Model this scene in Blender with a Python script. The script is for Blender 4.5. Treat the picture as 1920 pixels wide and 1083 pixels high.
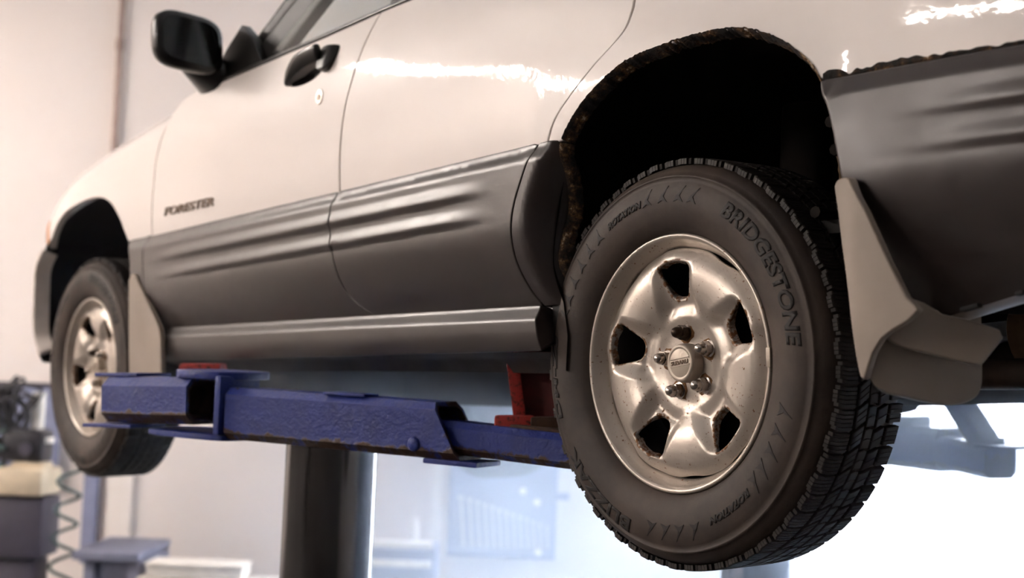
import bpy, bmesh, math, random
import numpy as np
from mathutils import Matrix, Vector, geometry

random.seed(7); rng = np.random.default_rng(7)
for o in list(bpy.data.objects): bpy.data.objects.remove(o)
S = bpy.context.scene
COL = S.collection

# ------------------------------------------------------------------ frames
# car frame: x towards the rear, y towards the car's right side, z up, origin at
# the rear left wheel's flange centre.  The car sits slightly tilted on the lift:
# T turns the car frame into the world.
T3 = Matrix(((0.99981, -0.00036, -0.0193), (-0.00036, 0.99929, -0.0376), (0.0193, 0.0376, 0.99911)))
T = T3.to_4x4()
CAM = Vector((1.65567, -1.58315, -0.04381))          # world
FH = Vector((-0.79723, 0.60368, 0)); RH = Vector((0.60368, 0.79723, 0))
FLOOR = CAM.z - 1.45
def room(a, b, h): return CAM + RH*a + FH*b + Vector((0, 0, FLOOR + h - CAM.z))
ROOM = Matrix(((RH.x, FH.x, 0, CAM.x), (RH.y, FH.y, 0, CAM.y), (0, 0, 1, FLOOR), (0, 0, 0, 1)))  # room axes -> world

# ------------------------------------------------------------------ camera
cd = bpy.data.cameras.new('camera'); cam = bpy.data.objects.new('camera', cd); COL.objects.link(cam)
cd.sensor_width = 36; cd.lens = 50.0; cd.sensor_fit = 'HORIZONTAL'
Rv = Vector((0.605766, 0.795643, 0.000143)); Uv = Vector((0.046853, -0.035851, 0.998258)); Fv = Vector((-0.794262, 0.604704, 0.058995))
mc = Matrix((( Rv.x, Uv.x, -Fv.x), (Rv.y, Uv.y, -Fv.y), (Rv.z, Uv.z, -Fv.z)))
cam.matrix_world = Matrix.Translation(CAM) @ (T3 @ mc).to_4x4()
cd.clip_start = 0.05; cd.clip_end = 100
cd.dof.use_dof = True; cd.dof.focus_distance = 2.27; cd.dof.aperture_fstop = 3.2
S.camera = cam

# ------------------------------------------------------------------ world + view
W = bpy.data.worlds.new('sky'); S.world = W; W.use_nodes = True
bgn = W.node_tree.nodes['Background']
bgn.inputs[0].default_value = (0.83, 0.91, 1.0, 1); bgn.inputs[1].default_value = 7.8
S.view_settings.view_transform = 'Standard'; S.view_settings.look = 'None'
S.view_settings.gamma = 1.0; S.view_settings.use_curve_mapping = False
S.view_settings.exposure = 2.42
S.cycles.volume_bounces = 2
LAMP_W = 46.0           # radiance of the fluorescent tubes

# ------------------------------------------------------------------ materials
def lin(c):
    return tuple(((v/255)/12.92 if v/255 <= .04045 else ((v/255+.055)/1.055)**2.4) for v in c)
class NT:
    def __init__(s, name):
        s.m = bpy.data.materials.new(name); s.m.use_nodes = True; s.t = s.m.node_tree
        s.b = s.t.nodes['Principled BSDF']; s.out = s.t.nodes['Material Output']
        s._tc = None
    def n(s, ty, **kw):
        x = s.t.nodes.new(ty)
        for k, v in kw.items(): setattr(x, k, v)
        return x
    def l(s, a, b): s.t.links.new(a, b)
    def tc(s):
        if not s._tc: s._tc = s.n('ShaderNodeTexCoord').outputs['Object']
        return s._tc
    def noise(s, scale, detail=3, rough=.55, vec=None, stretch=None):
        x = s.n('ShaderNodeTexNoise'); x.inputs['Scale'].default_value = scale; x.inputs['Detail'].default_value = detail; x.inputs['Roughness'].default_value = rough
        v = vec or s.tc()
        if stretch:
            mp = s.n('ShaderNodeMapping'); mp.inputs['Scale'].default_value = stretch; s.l(v, mp.inputs[0]); v = mp.outputs[0]
        s.l(v, x.inputs['Vector']); return x.outputs['Fac']
    def ramp(s, fac, stops):
        x = s.n('ShaderNodeValToRGB'); e = x.color_ramp.elements
        while len(e) > 1: e.remove(e[0])
        e[0].position = stops[0][0]; e[0].color = (*stops[0][1], 1) if not isinstance(stops[0][1], float) else (stops[0][1],)*3+(1,)
        for p, c in stops[1:]:
            q = e.new(p); q.color = (*c, 1) if not isinstance(c, float) else (c,)*3+(1,)
        s.l(fac, x.inputs[0]); return x.outputs[0]
    def mix(s, fac, a, b):
        x = s.n('ShaderNodeMix', data_type='RGBA')
        for i, v in ((0, fac), (6, a), (7, b)):
            if isinstance(v, (tuple, list)): x.inputs[i].default_value = (*v[:3], 1)
            elif isinstance(v, (int, float)): x.inputs[i].default_value = v
            else: s.l(v, x.inputs[i])
        return x.outputs[2]
    def math(s, op, a, b=0.0):
        x = s.n('ShaderNodeMath', operation=op)
        for i, v in ((0, a), (1, b)):
            if isinstance(v, (int, float)): x.inputs[i].default_value = v
            else: s.l(v, x.inputs[i])
        return x.outputs[0]
    def bump(s, h, strength=.3, dist=.01):
        x = s.n('ShaderNodeBump'); x.inputs['Strength'].default_value = strength; x.inputs['Distance'].default_value = dist
        s.l(h, x.inputs['Height']); s.l(x.outputs[0], s.b.inputs['Normal'])
    def set(s, base=None, rough=None, metal=None, coat=None, coat_rough=None, spec=None):
        for k, v in (('Base Color', base), ('Roughness', rough), ('Metallic', metal), ('Coat Weight', coat), ('Coat Roughness', coat_rough), ('Specular IOR Level', spec)):
            if v is None: continue
            i = s.b.inputs[k]
            if hasattr(v, 'is_linked'): s.l(v, i)
            elif k == 'Base Color': i.default_value = (*v[:3], 1)
            else: i.default_value = v
        return s
def simple(name, rgb, rough=.5, metal=0, coat=0, spec=.5, var=.12, scale=12, bump=0, bscale=200):
    m = NT(name); c = lin(rgb)
    f = m.noise(scale, 4)
    col = m.mix(m.ramp(f, [(.3, 0.0), (.7, 1.0)]), tuple(x*(1-var) for x in c), tuple(min(1, x*(1+var)) for x in c))
    m.set(col, rough, metal, coat, .05, spec)
    if bump: m.bump(m.noise(bscale, 3), bump, .002)
    return m.m
def emit(name, rgb, s):
    m = NT(name); m.b.inputs['Base Color'].default_value = (*rgb, 1); m.b.inputs['Emission Color'].default_value = (*rgb, 1); m.b.inputs['Emission Strength'].default_value = s
    return m.m
M = {}
def mk_paint():
    m = NT('white_paint'); c = lin((241, 233, 227))
    f = m.noise(5, 3); col = m.mix(f, tuple(x*.97 for x in c), c)
    m.set(col, .42, 0, .9, .035, .4)
    x = m.n('ShaderNodeBump'); x.inputs['Strength'].default_value = .05; x.inputs['Distance'].default_value = .004
    m.l(m.noise(38, 2), x.inputs['Height']); m.l(x.outputs[0], m.b.inputs['Coat Normal'])
    return m.m
M['paint'] = mk_paint()
def mk_clad():
    m = NT('grey_cladding'); f = m.noise(9, 4)
    col = m.mix(f, lin((47, 40, 38)), lin((54, 46, 44)))
    m.set(col, m.ramp(m.noise(30, 3), [(.3, .30), (.7, .36)]), .08, 0, 0, .6); m.bump(m.noise(900, 2), .06, .001)
    return m.m
M['clad'] = mk_clad()
def mk_silver():
    m = NT('rusty_silver_steel'); base = m.mix(m.noise(18, 4), lin((178, 168, 158)), lin((198, 188, 177)))
    at = m.n('ShaderNodeAttribute', attribute_name='edge').outputs['Fac']
    n1 = m.noise(120, 5, .65); n2 = m.noise(190, 4, .6); n3 = m.noise(24, 3)
    spots = m.ramp(n2, [(.630, 0.0), (.665, 1.0)])
    spots = m.math('MULTIPLY', spots, m.ramp(n3, [(.42, 0.0), (.55, 1.0)]))
    ed = m.math('ADD', m.math('MULTIPLY', at, .46), m.math('MULTIPLY', n1, .80))
    edge = m.ramp(ed, [(.82, 0.0), (.90, 1.0)])
    mask = m.math('MAXIMUM', spots, edge)
    rust = m.mix(m.noise(150, 4), lin((60, 36, 20)), lin((148, 98, 52)))
    grime_and_dark = m.ramp(m.noise(9, 5, .7), [(.52, 0.0), (.75, .28)])
    col = m.mix(grime_and_dark, base, lin((120, 104, 90)))
    col = m.mix(mask, col, rust)
    r = m.math('ADD', m.math('MULTIPLY', mask, .45), .34)
    m.set(col, r, m.math('MULTIPLY', m.math('SUBTRACT', 1.0, mask), .55), 0, 0, .5)
    m.bump(m.math('ADD', mask, m.math('MULTIPLY', n2, .12)), .18, .0015)
    return m.m
M['silver'] = mk_silver()
def mk_rubber(nm, lo, hi):
    m = NT(nm); f = m.noise(7, 5, .65)
    m.set(m.mix(m.ramp(f, [(.35, 0.0), (.68, 1.0)]), lin(lo), lin(hi)), .62, 0, 0, 0, .35)
    m.bump(m.noise(260, 3), .12, .001); return m.m
M['rubber'] = mk_rubber('tyre_rubber', (47, 39, 35), (72, 60, 52))
M['tread'] = mk_rubber('tread_rubber', (38, 34, 32), (54, 48, 45))
M['letter'] = mk_rubber('letter_rubber', (30, 26, 24), (36, 31, 29))
M['black'] = simple('black_plastic', (20, 17, 16), .28, coat=.1, spec=.35)
M['satin'] = simple('satin_black_trim', (14, 12, 11), .4, spec=.18)
M['blackmatte'] = simple('matte_black_rubber', (22, 20, 20), .7)
M['liner'] = simple('wheel_house_liner', (24, 18, 14), .9, spec=.25, var=.35, scale=20, bump=.3, bscale=60)
M['linerF'] = simple('grey_wheel_house_liner', (44, 41, 45), .7, var=.2, scale=8)
def mk_rustlip():
    m = NT('rust_flaked_lip'); a = m.noise(34, 6, .7); b = m.noise(120, 4)
    col = m.ramp(a, [(.44, lin((16, 11, 8))), (.53, lin((54, 36, 20))), (.60, lin((112, 82, 48))), (.645, lin((196, 178, 156))), (.69, lin((74, 48, 26)))])
    m.set(col, .85); m.bump(b, .8, .004); return m.m
M['rustlip'] = mk_rustlip()
M['flap'] = simple('beige_grey_flap', (150, 136, 124), .55, var=.1, scale=7, bump=.1, bscale=150)
M['under'] = simple('underbody_coating', (72, 68, 66), .75, var=.3, scale=9, bump=.3)
M['muffler'] = simple('rusty_muffler', (112, 84, 58), .6, metal=.3, var=.35, scale=25, bump=.2)
M['exhaust'] = simple('brown_exhaust_pipe', (66, 52, 44), .6, metal=.3, var=.3, scale=20)
M['chrome'] = simple('dull_chrome', (190, 180, 172), .22, metal=1, var=.15, scale=60)
M['nutdark'] = simple('rusted_dark_nut', (62, 50, 42), .4, metal=.8, var=.4, scale=120)
M['grime_and_dark'] = simple('dark_barrel_steel', (40, 36, 35), .6, metal=.3, var=.3, scale=25)
M['nutrust'] = simple('orange_brown_rust', (120, 84, 48), .85, var=.5, scale=140, bump=.5)
M['cap'] = simple('grey_cap', (178, 166, 152), .42, metal=.4, var=.06)
M['badge'] = simple('dull_badge_metal', (120, 102, 88), .35, metal=.6)
M['orange'] = simple('orange_marker_lens', (240, 150, 70), .25, coat=.5)
M['headlamp'] = simple('clear_grey_lens', (150, 152, 155), .12, coat=.8)
M['bumper'] = simple('light_grey_bumper', (205, 194, 186), .5)
def mk_glass(nm, tint=(.93, .95, .95), rough=.0, mirror=.06):
    m = NT(nm); t = m.t
    tr = m.n('ShaderNodeBsdfTransparent'); tr.inputs[0].default_value = (*tint, 1)
    gl = m.n('ShaderNodeBsdfGlossy'); gl.inputs['Roughness'].default_value = rough
    lw = m.n('ShaderNodeLayerWeight'); fac = m.math('ADD', m.math('MULTIPLY', m.math('POWER', lw.outputs['Facing'], 5.0), .96), .04)
    mx = m.n('ShaderNodeMixShader'); m.l(fac, mx.inputs[0]); m.l(tr.outputs[0], mx.inputs[1]); m.l(gl.outputs[0], mx.inputs[2])
    m.l(mx.outputs[0], m.out.inputs[0]); return m.m
M['glass'] = mk_glass('window_glass', (.86, .89, .88))
M['mirror'] = simple('dark_mirror_glass', (70, 70, 70), .06, metal=1, var=.02)
def mk_blue():
    m = NT('chipped_blue_paint'); f = m.noise(11, 5, .6); n1 = m.noise(34, 6, .7); n2 = m.noise(260, 3)
    col = m.mix(f, lin((34, 48, 118)), lin((48, 64, 146)))
    sc = m.n('ShaderNodeSeparateXYZ'); m.l(m.n('ShaderNodeNewGeometry').outputs['Normal'], sc.inputs[0])
    at = m.n('ShaderNodeAttribute', attribute_name='wear').outputs['Fac']
    w = m.math('ADD', m.math('MULTIPLY', at, .34), n1)
    mask = m.ramp(w, [(.72, 0.0), (.82, 1.0)])
    grime_and_dark = m.ramp(m.noise(22, 4), [(.45, 0.0), (.75, .3)])
    col = m.mix(grime_and_dark, col, lin((30, 34, 62)))
    col = m.mix(mask, col, m.mix(m.noise(90, 4), lin((34, 24, 20)), lin((84, 58, 40))))
    m.set(col, m.ramp(n1, [(.4, .28), (.7, .42)]), 0, 0, 0, .32)
    m.bump(m.math('ADD', m.noise(95, 5, .7), m.math('MULTIPLY', mask, .5)), 0.7, .005)
    return m.m
M['blue'] = mk_blue()
M['rustin'] = simple('rusty_tube_inside', (64, 40, 24), .8, var=.5, scale=40, bump=.4)
def mk_red():
    m = NT('worn_red_paint'); n1 = m.noise(90, 6, .7)
    col = m.mix(m.ramp(n1, [(.50, 0.0), (.64, 1.0)]), lin((176, 52, 44)), lin((70, 40, 30)))
    m.set(col, .55); m.bump(n1, .5, .003); return m.m
M['red'] = mk_red()
M['redshade'] = simple('shaded_red_paint', (92, 30, 28), .6, var=.35, scale=30)  # red adapter paint with the shadow on its side put into the colour
def mk_steel():
    m = NT('brushed_dark_steel'); f = m.noise(1, 3, .5, stretch=(30, 30, .6))
    m.set(m.mix(f, lin((84, 82, 83)), lin((112, 110, 110))), m.ramp(f, [(.35, .14), (.7, .24)]), 1.0); return m.m
M['steel'] = mk_steel()
M['wall'] = simple('white_painted_wall', (228, 218, 212), .85, var=.02, scale=2)
M['greywall'] = simple('grey_painted_wall', (92, 88, 86), .8, var=.03, scale=2)
M['wallpanel'] = simple('cream_wall_board', (236, 226, 218), .8, var=.02, scale=2)
M['ceil'] = simple('white_ceiling', (225, 220, 215), .9, var=.03, scale=2)
M['floor'] = simple('dark_concrete_floor', (74, 71, 70), .7, var=.1, scale=1.5)
M['conduit'] = simple('taupe_conduit', (150, 128, 118), .4, metal=.3)
M['peg'] = simple('blue_grey_board', (128, 132, 158), .7)
M['boxdark'] = simple('dark_grey_case', (66, 62, 74), .5)
M['yellow'] = simple('cream_beige_plastic', (208, 190, 164), .5)
M['whiteplas'] = simple('white_plastic', (232, 226, 218), .5)
M['motor'] = simple('black_machine', (44, 42, 48), .45)
M['hose'] = simple('dark_green_hose', (64, 84, 84), .5)
M['cable'] = simple('dark_cable', (52, 50, 54), .6)
M['board'] = simple('grey_blue_tool_board', (124, 134, 166), .6)
M['bench'] = simple('haze_greyed_bench', (122, 124, 144), .6)  # base colour greyed to stand in for haze over the bench
M['wrench'] = simple('satin_wrench_steel', (225, 222, 218), .4, metal=.3)
M['tube'] = emit('fluorescent_tube', (1.0, .92, .86), LAMP_W)
M['fixture'] = simple('white_lamp_housing', (235, 232, 228), .5)
M['cabinblock'] = simple('dark_cabin_blocker', (40, 37, 36), .8)

# ------------------------------------------------------------------ mesh helpers
def link(o, parent=None):
    COL.objects.link(o)
    if parent is not None: o.parent = parent
    return o
def mesh_obj(name, verts, faces, mat, parent=None, smooth=True, normals=None, attr=None):
    me = bpy.data.meshes.new(name)
    me.from_pydata([tuple(map(float, v)) for v in verts], [], [tuple(map(int, f)) for f in faces])
    me.materials.append(mat)
    if smooth: me.polygons.foreach_set('use_smooth', [True]*len(me.polygons))
    if attr:
        for k, v in attr.items():
            a = me.attributes.new(k, 'FLOAT', 'POINT'); a.data.foreach_set('value', np.asarray(v, dtype=np.float32))
    me.update()
    if normals is not None: me.normals_split_custom_set_from_vertices([tuple(map(float, n)) for n in normals])
    return link(bpy.data.objects.new(name, me), parent)
def bm_obj(name, bm, mat, parent=None, smooth=False, angle=None):
    me = bpy.data.meshes.new(name); bm.normal_update(); bm.to_mesh(me); bm.free()
    for m in (mat if isinstance(mat, (list, tuple)) else [mat]): me.materials.append(m)
    if smooth or angle:
        me.polygons.foreach_set('use_smooth', [True]*len(me.polygons))
    me.update()
    if angle: me.set_sharp_from_angle(angle=math.radians(angle))
    return link(bpy.data.objects.new(name, me), parent)
def empty(name, mat=None):
    e = bpy.data.objects.new(name, None); COL.objects.link(e); e.empty_display_size = .1
    if mat is not None: e.matrix_world = mat
    return e
def tag(o, label, cat, group=None, kind=None):
    o['label'] = label; o['category'] = cat
    if group: o['group'] = group
    if kind: o['kind'] = kind
    return o
def catmull(pts, n=6, closed=False):
    P = [np.array(p, float) for p in pts]; out = []; m = len(P)
    rngi = range(m if closed else m-1)
    for i in rngi:
        p1, p2 = P[i % m], P[(i+1) % m]
        p0 = P[(i-1) % m] if closed or i > 0 else 2*p1-p2
        p3 = P[(i+2) % m] if closed or i+2 < m else 2*p2-p1
        for k in range(n):
            t = k/n
            out.append(.5*((2*p1)+(-p0+p2)*t+(2*p0-5*p1+4*p2-p3)*t*t+(-p0+3*p1-3*p2+p3)*t**3))
    if not closed: out.append(P[-1])
    return [tuple(o) for o in out]
def resample(poly, sp):
    P = np.array(poly, float); out = []
    for i in range(len(P)):
        a, b = P[i], P[(i+1) % len(P)]; d = np.linalg.norm(b-a)
        if d < 1e-6: continue
        k = max(1, int(math.ceil(d/sp)))
        for j in range(k): out.append(a+(b-a)*j/k)
    return np.array(out)
def inside(pts, poly):
    x, y = pts[:, 0][:, None], pts[:, 1][:, None]
    x1, y1 = poly[:, 0][None], poly[:, 1][None]; x2, y2 = np.roll(poly[:, 0], -1)[None], np.roll(poly[:, 1], -1)[None]
    c = ((y1 > y) != (y2 > y)) & (x < (x2-x1)*(y-y1)/np.where(y2 == y1, 1e-12, y2-y1)+x1)
    return c.sum(1) % 2 == 1
def segdist(pts, poly):
    a = poly[None]; b = np.roll(poly, -1, 0)[None]; q = pts[:, None]
    ab = b-a; s = np.clip(((q-a)*ab).sum(2)/np.maximum((ab**2).sum(2), 1e-12), 0, 1)
    return np.sqrt((((q-a-s[..., None]*ab)**2).sum(2)).min(1))
def ccw(P):
    a = .5*np.sum(P[:, 0]*np.roll(P[:, 1], -1)-np.roll(P[:, 0], -1)*P[:, 1])
    return P if a > 0 else P[::-1].copy()
def panel(name, outline, fn, mat, parent, sx=.02, sz=.02, bsp=None, holes=(), e=.003, depth=.02, flip=1, edge=None, mirror=None):
    """sheet over a (u,v) outline lifted by fn(u,v)->xyz, its rim rolled over and turned in."""
    bsp = bsp or min(sx, sz)
    loops = [ccw(resample(outline, bsp))]+[ccw(resample(h, bsp*.6))[::-1].copy() for h in holes]
    B = np.concatenate(loops)
    lo, hi = B.min(0), B.max(0)
    gu = np.arange(lo[0]+sx*.5, hi[0], sx); gv = np.arange(lo[1]+sz*.5, hi[1], sz)
    G = np.stack(np.meshgrid(gu, gv), -1).reshape(-1, 2)
    ok = inside(G, loops[0])
    for h in loops[1:]: ok &= ~inside(G, h)
    G = G[ok]
    sc = np.array([1/sx, 1/sz]); d = np.full(len(G), 9.)
    for L in loops: d = np.minimum(d, segdist(G*sc, L*sc))
    G = G[d > .35]
    V2 = np.concatenate([B, G]); edges = []; s = 0
    for L in loops:
        k = len(L); edges += [(s+i, s+(i+1) % k) for i in range(k)]; s += k
    r = geometry.delaunay_2d_cdt([Vector(v) for v in V2], edges, [], 0, 1e-7)
    ov = np.array([tuple(v) for v in r[0]]); F = np.array([f for f in r[2] if len(f) == 3])
    cen = ov[F].mean(1); ok = inside(cen, loops[0])
    for h in loops[1:]: ok &= ~inside(cen, h)
    F = F[ok]
    def P3(uv): return np.asarray(fn(uv[:, 0], uv[:, 1]), float).T.reshape(-1, 3)
    def N3(uv):
        h = 5e-4
        du = P3(uv+[h, 0])-P3(uv-[h, 0]); dv = P3(uv+[0, h])-P3(uv-[0, h])
        n = np.cross(du, dv)*flip; return n/np.maximum(np.linalg.norm(n, axis=1, keepdims=True), 1e-12)
    X = P3(ov); NN = N3(ov); verts = [X]; norms = [NN]; faces = [tuple(f) if flip > 0 else tuple(f[::-1]) for f in F]
    base = len(X); ed = np.zeros(len(X)) if edge is None else np.exp(-np.min([segdist(ov, L) for L in (loops[1:] or loops)], 0)/edge)
    eds = [ed]
    for L in loops:
        t = np.roll(L, -1, 0)-np.roll(L, 1, 0); t /= np.maximum(np.linalg.norm(t, axis=1, keepdims=True), 1e-9)
        o2 = np.stack([t[:, 1], -t[:, 0]], 1)
        p0 = P3(L); n0 = N3(L); po = P3(L+o2*e); od = po-p0; od /= np.maximum(np.linalg.norm(od, axis=1, keepdims=True), 1e-9)
        r1 = P3(L+o2*e*.7)-n0*e*.3; r2 = po-n0*e; r3 = po-n0*depth
        k = len(L)
        for rg, nn in ((p0, n0), (r1, n0+od), (r2, od), (r3, od)):
            verts.append(rg); norms.append(nn/np.maximum(np.linalg.norm(nn, axis=1, keepdims=True), 1e-9)); eds.append(np.ones(k) if edge and (L is not loops[0] or len(loops) == 1) else np.zeros(k))
        for q in range(3):
            a, b = base+q*k, base+(q+1)*k
            for i in range(k):
                j = (i+1) % k
                f = (a+i, b+i, b+j, a+j); faces.append(f if flip > 0 else f[::-1])
        base += 4*k
    V = np.concatenate(verts); Nn = np.concatenate(norms)
    o = mesh_obj(name, V, faces, mat, parent, True, Nn, {'edge': np.concatenate(eds)} if edge else None)
    if mirror is not None:
        V2m = V.copy(); V2m[:, 1] = 2*YC-V2m[:, 1]; Nm = Nn.copy(); Nm[:, 1] *= -1
        mesh_obj(name, V2m, [f[::-1] for f in faces], mat, mirror, True, Nm)
    return o
def loft(rings, closed_ring=True, caps=True):
    """rings: list of equal-length point lists -> verts, faces"""
    V = []; Fc = []; k = len(rings[0])
    for r in rings: V += [tuple(p) for p in r]
    for i in range(len(rings)-1):
        for j in range(k if closed_ring else k-1):
            a = i*k+j; b = i*k+(j+1) % k
            Fc.append((a, b, b+k, a+k))
    if caps and closed_ring:
        Fc.append(tuple(range(k))[::-1]); Fc.append(tuple(range((len(rings)-1)*k, len(rings)*k)))
    return V, Fc
def tube(name, pts, rad, mat, parent=None, n=10, caps=True, closed=False):
    P = [Vector(p) for p in pts]; rings = []; m = len(P); up = None
    for i, p in enumerate(P):
        if closed: d = P[(i+1) % m]-P[(i-1) % m]
        else: d = (P[min(i+1, m-1)]-P[max(i-1, 0)])
        d.normalize()
        if up is None:
            up = Vector((0, 0, 1)) if abs(d.z) < .9 else Vector((1, 0, 0))
        s = d.cross(up).normalized(); up = s.cross(d).normalized()
        r = rad[i] if isinstance(rad, (list, tuple)) else rad
        rings.append([p+(s*math.cos(a)+up*math.sin(a))*r for a in [2*math.pi*k/n for k in range(n)]])
    if closed: rings.append(rings[0])
    V, Fc = loft(rings, True, caps and not closed)
    o = mesh_obj(name, V, Fc, mat, parent); o.data.set_sharp_from_angle(angle=math.radians(50)); return o
def lathe(prof, n=96, closed=False):
    """profile of (r, y) spun about the y axis -> verts, faces"""
    V = []; Fc = []; k = len(prof)
    for i in range(n):
        a = 2*math.pi*i/n; c, s = math.cos(a), math.sin(a)
        V += [(r*c, y, r*s) for r, y in prof]
    for i in range(n):
        for j in range(k if closed else k-1):
            a, b = i*k+j, i*k+(j+1) % k; c, d = ((i+1) % n)*k+(j+1) % k, ((i+1) % n)*k+j
            Fc.append((a, b, c, d))
    return V, Fc
def bm_box(bm, c, s, rot=None, bev=0, seg=2):
    m = Matrix.Translation(Vector(c)) @ (rot.to_4x4() if rot is not None else Matrix.Identity(4)) @ Matrix.Diagonal((*s, 1))
    r = bmesh.ops.create_cube(bm, size=1, matrix=m)
    if bev:
        es = list({e for v in r['verts'] for e in v.link_edges})
        bmesh.ops.bevel(bm, geom=es, offset=bev, segments=seg, profile=.6, affect='EDGES')
def box(name, c, s, mat, parent=None, rot=None, bev=.004, seg=2):
    bm = bmesh.new(); bm_box(bm, c, s, rot, bev, seg); return bm_obj(name, bm, mat, parent, angle=40)
def frame_from(d, up=(0, 0, 1)):
    d = Vector(d).normalized(); s = d.cross(Vector(up)).normalized(); u = s.cross(d)
    return Matrix(((d.x, s.x, u.x), (d.y, s.y, u.y), (d.z, s.z, u.z)))   # local x=d, y=side, z=up
def prism(name, poly, z0, z1, mat, parent=None, bev=.0, mtx=None):
    bm = bmesh.new(); vs = [bm.verts.new((p[0], p[1], z0)) for p in poly]; f = bm.faces.new(vs)
    r = bmesh.ops.extrude_face_region(bm, geom=[f]); bmesh.ops.translate(bm, vec=(0, 0, z1-z0), verts=[v for v in r['geom'] if isinstance(v, bmesh.types.BMVert)])
    bmesh.ops.recalc_face_normals(bm, faces=bm.faces[:])
    if bev:
        es = [e for e in bm.edges if e.calc_face_angle(0) > .5]; bmesh.ops.bevel(bm, geom=es, offset=bev, segments=2, profile=.6, affect='EDGES')
    if mtx is not None: bmesh.ops.transform(bm, matrix=mtx, verts=bm.verts[:])
    return bm_obj(name, bm, mat, parent, angle=40)
def text_tris(s, size, offset=0.0, shear=0.0, cuts=1):
    cu = bpy.data.curves.new('t', 'FONT'); cu.body = s; cu.size = size; cu.offset = offset; cu.shear = shear; cu.fill_mode = 'FRONT'; cu.resolution_u = 3
    ob = bpy.data.objects.new('t', cu); COL.objects.link(ob)
    dg = bpy.context.evaluated_depsgraph_get(); me = bpy.data.meshes.new_from_object(ob.evaluated_get(dg))
    bpy.data.objects.remove(ob); bpy.data.curves.remove(cu)
    bm = bmesh.new(); bm.from_mesh(me); bpy.data.meshes.remove(me)
    bmesh.ops.remove_doubles(bm, verts=bm.verts[:], dist=1e-6); bmesh.ops.triangulate(bm, faces=bm.faces[:])
    if cuts: bmesh.ops.subdivide_edges(bm, edges=bm.edges[:], cuts=cuts, use_grid_fill=True); bmesh.ops.triangulate(bm, faces=bm.faces[:])
    return bm
def raised_text(name, s, size, fn, mat, parent, thick=.0012, width=None, **kw):
    """flat text lifted on to a surface: fn(u,v,w) -> xyz, w = height above it"""
    bm = text_tris(s, size, **kw)
    xs = [v.co.x for v in bm.verts]; x0, x1 = min(xs), max(xs); k = (width/(x1-x0)) if width else 1
    r = bmesh.ops.extrude_face_region(bm, geom=bm.faces[:]); top = {v for v in r['geom'] if isinstance(v, bmesh.types.BMVert)}
    for v in bm.verts:
        v.co = Vector(fn((v.co.x-x0)*k, v.co.y, thick if v in top else -.0006))
    bmesh.ops.recalc_face_normals(bm, faces=bm.faces[:])
    return bm_obj(name, bm, mat, parent)

# ------------------------------------------------------------------ the room
def struct(name, verts_c, size, mat, rot=None, bev=0):
    bm = bmesh.new(); bm_box(bm, verts_c, size, rot, bev); o = bm_obj(name, bm, mat); o.matrix_world = ROOM; o['kind'] = 'structure'; return o
A0, A1, B0, B1, HC = -8.5, 4.6, -4.0, 7.5, 4.0
struct('floor', ((A0+A1)/2, (B0+B1)/2, -.1), (A1-A0+.6, B1-B0+.6, .2), M['floor'])
struct('ceiling', ((A0+A1)/2, (B0+B1)/2, HC+.1), (A1-A0+.6, B1-B0+.6, .2), M['ceil'])
struct('wall_left', (A0-.1, (B0+B1)/2, HC/2), (.2, B1-B0, HC), M['wall'])
struct('wall_right', (A1+.1, (B0+B1)/2, HC/2), (.2, B1-B0, HC), M['ceil'])
struct('wall_rear', ((A0+A1)/2, B0-.1, HC/2), (A1-A0+.4, .2, HC), M['greywall'])
struct('added_dark_dado', (A0+.012, (B0+B1)/2, .85), (.024, B1-B0, 1.7), M['greywall'])  # unseen dark dado, added so the lower cladding reflects less light
OP0, OP1, OPH = 1.48, 4.45, 3.0           # open roller door in the back wall
bm = bmesh.new()
bm_box(bm, ((A0+OP0)/2, B1+.1, HC/2), (OP0-A0, .2, HC))
bm_box(bm, ((OP0+OP1)/2, B1+.1, (HC+OPH)/2), (OP1-OP0, .2, HC-OPH))
bm_box(bm, ((OP1+A1+.2)/2, B1+.1, HC/2), (A1+.2-OP1, .2, HC))
wb = bm_obj('wall_back', bm, M['wall']); wb.matrix_world = ROOM; wb['kind'] = 'structure'
bm = bmesh.new()
for a in (OP0+.03, OP1-.03): bm_box(bm, (a, B1-.01, OPH/2), (.06, .05, OPH), None, .005)
bm_box(bm, ((OP0+OP1)/2, B1-.01, OPH+.03), (OP1-OP0, .05, .06), None, .005)
fr = bm_obj('door_1', bm, M['whiteplas'], angle=40); fr.matrix_world = ROOM; fr['kind'] = 'structure'
struct('ground_outside', (3, 17.8, -.12), (40, 20, .1), simple('pale_apron_concrete', (225, 225, 228), .9, var=.03, scale=.5))
# cream board on the wall, left of the piston, with a raised blue-grey strip
struct('cabinblock_1', (-2.00, B1-.02, .70), (.13, .03, .42), M['wallpanel'], bev=.004)
struct('cabinblock_2', (-2.145, B1-.03, .68), (.075, .06, .50), M['peg'], bev=.01)
struct('baseboard_back', ((A0+OP0)/2, B1-.015, .06), (OP0-A0, .03, .12), M['peg'])

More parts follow.
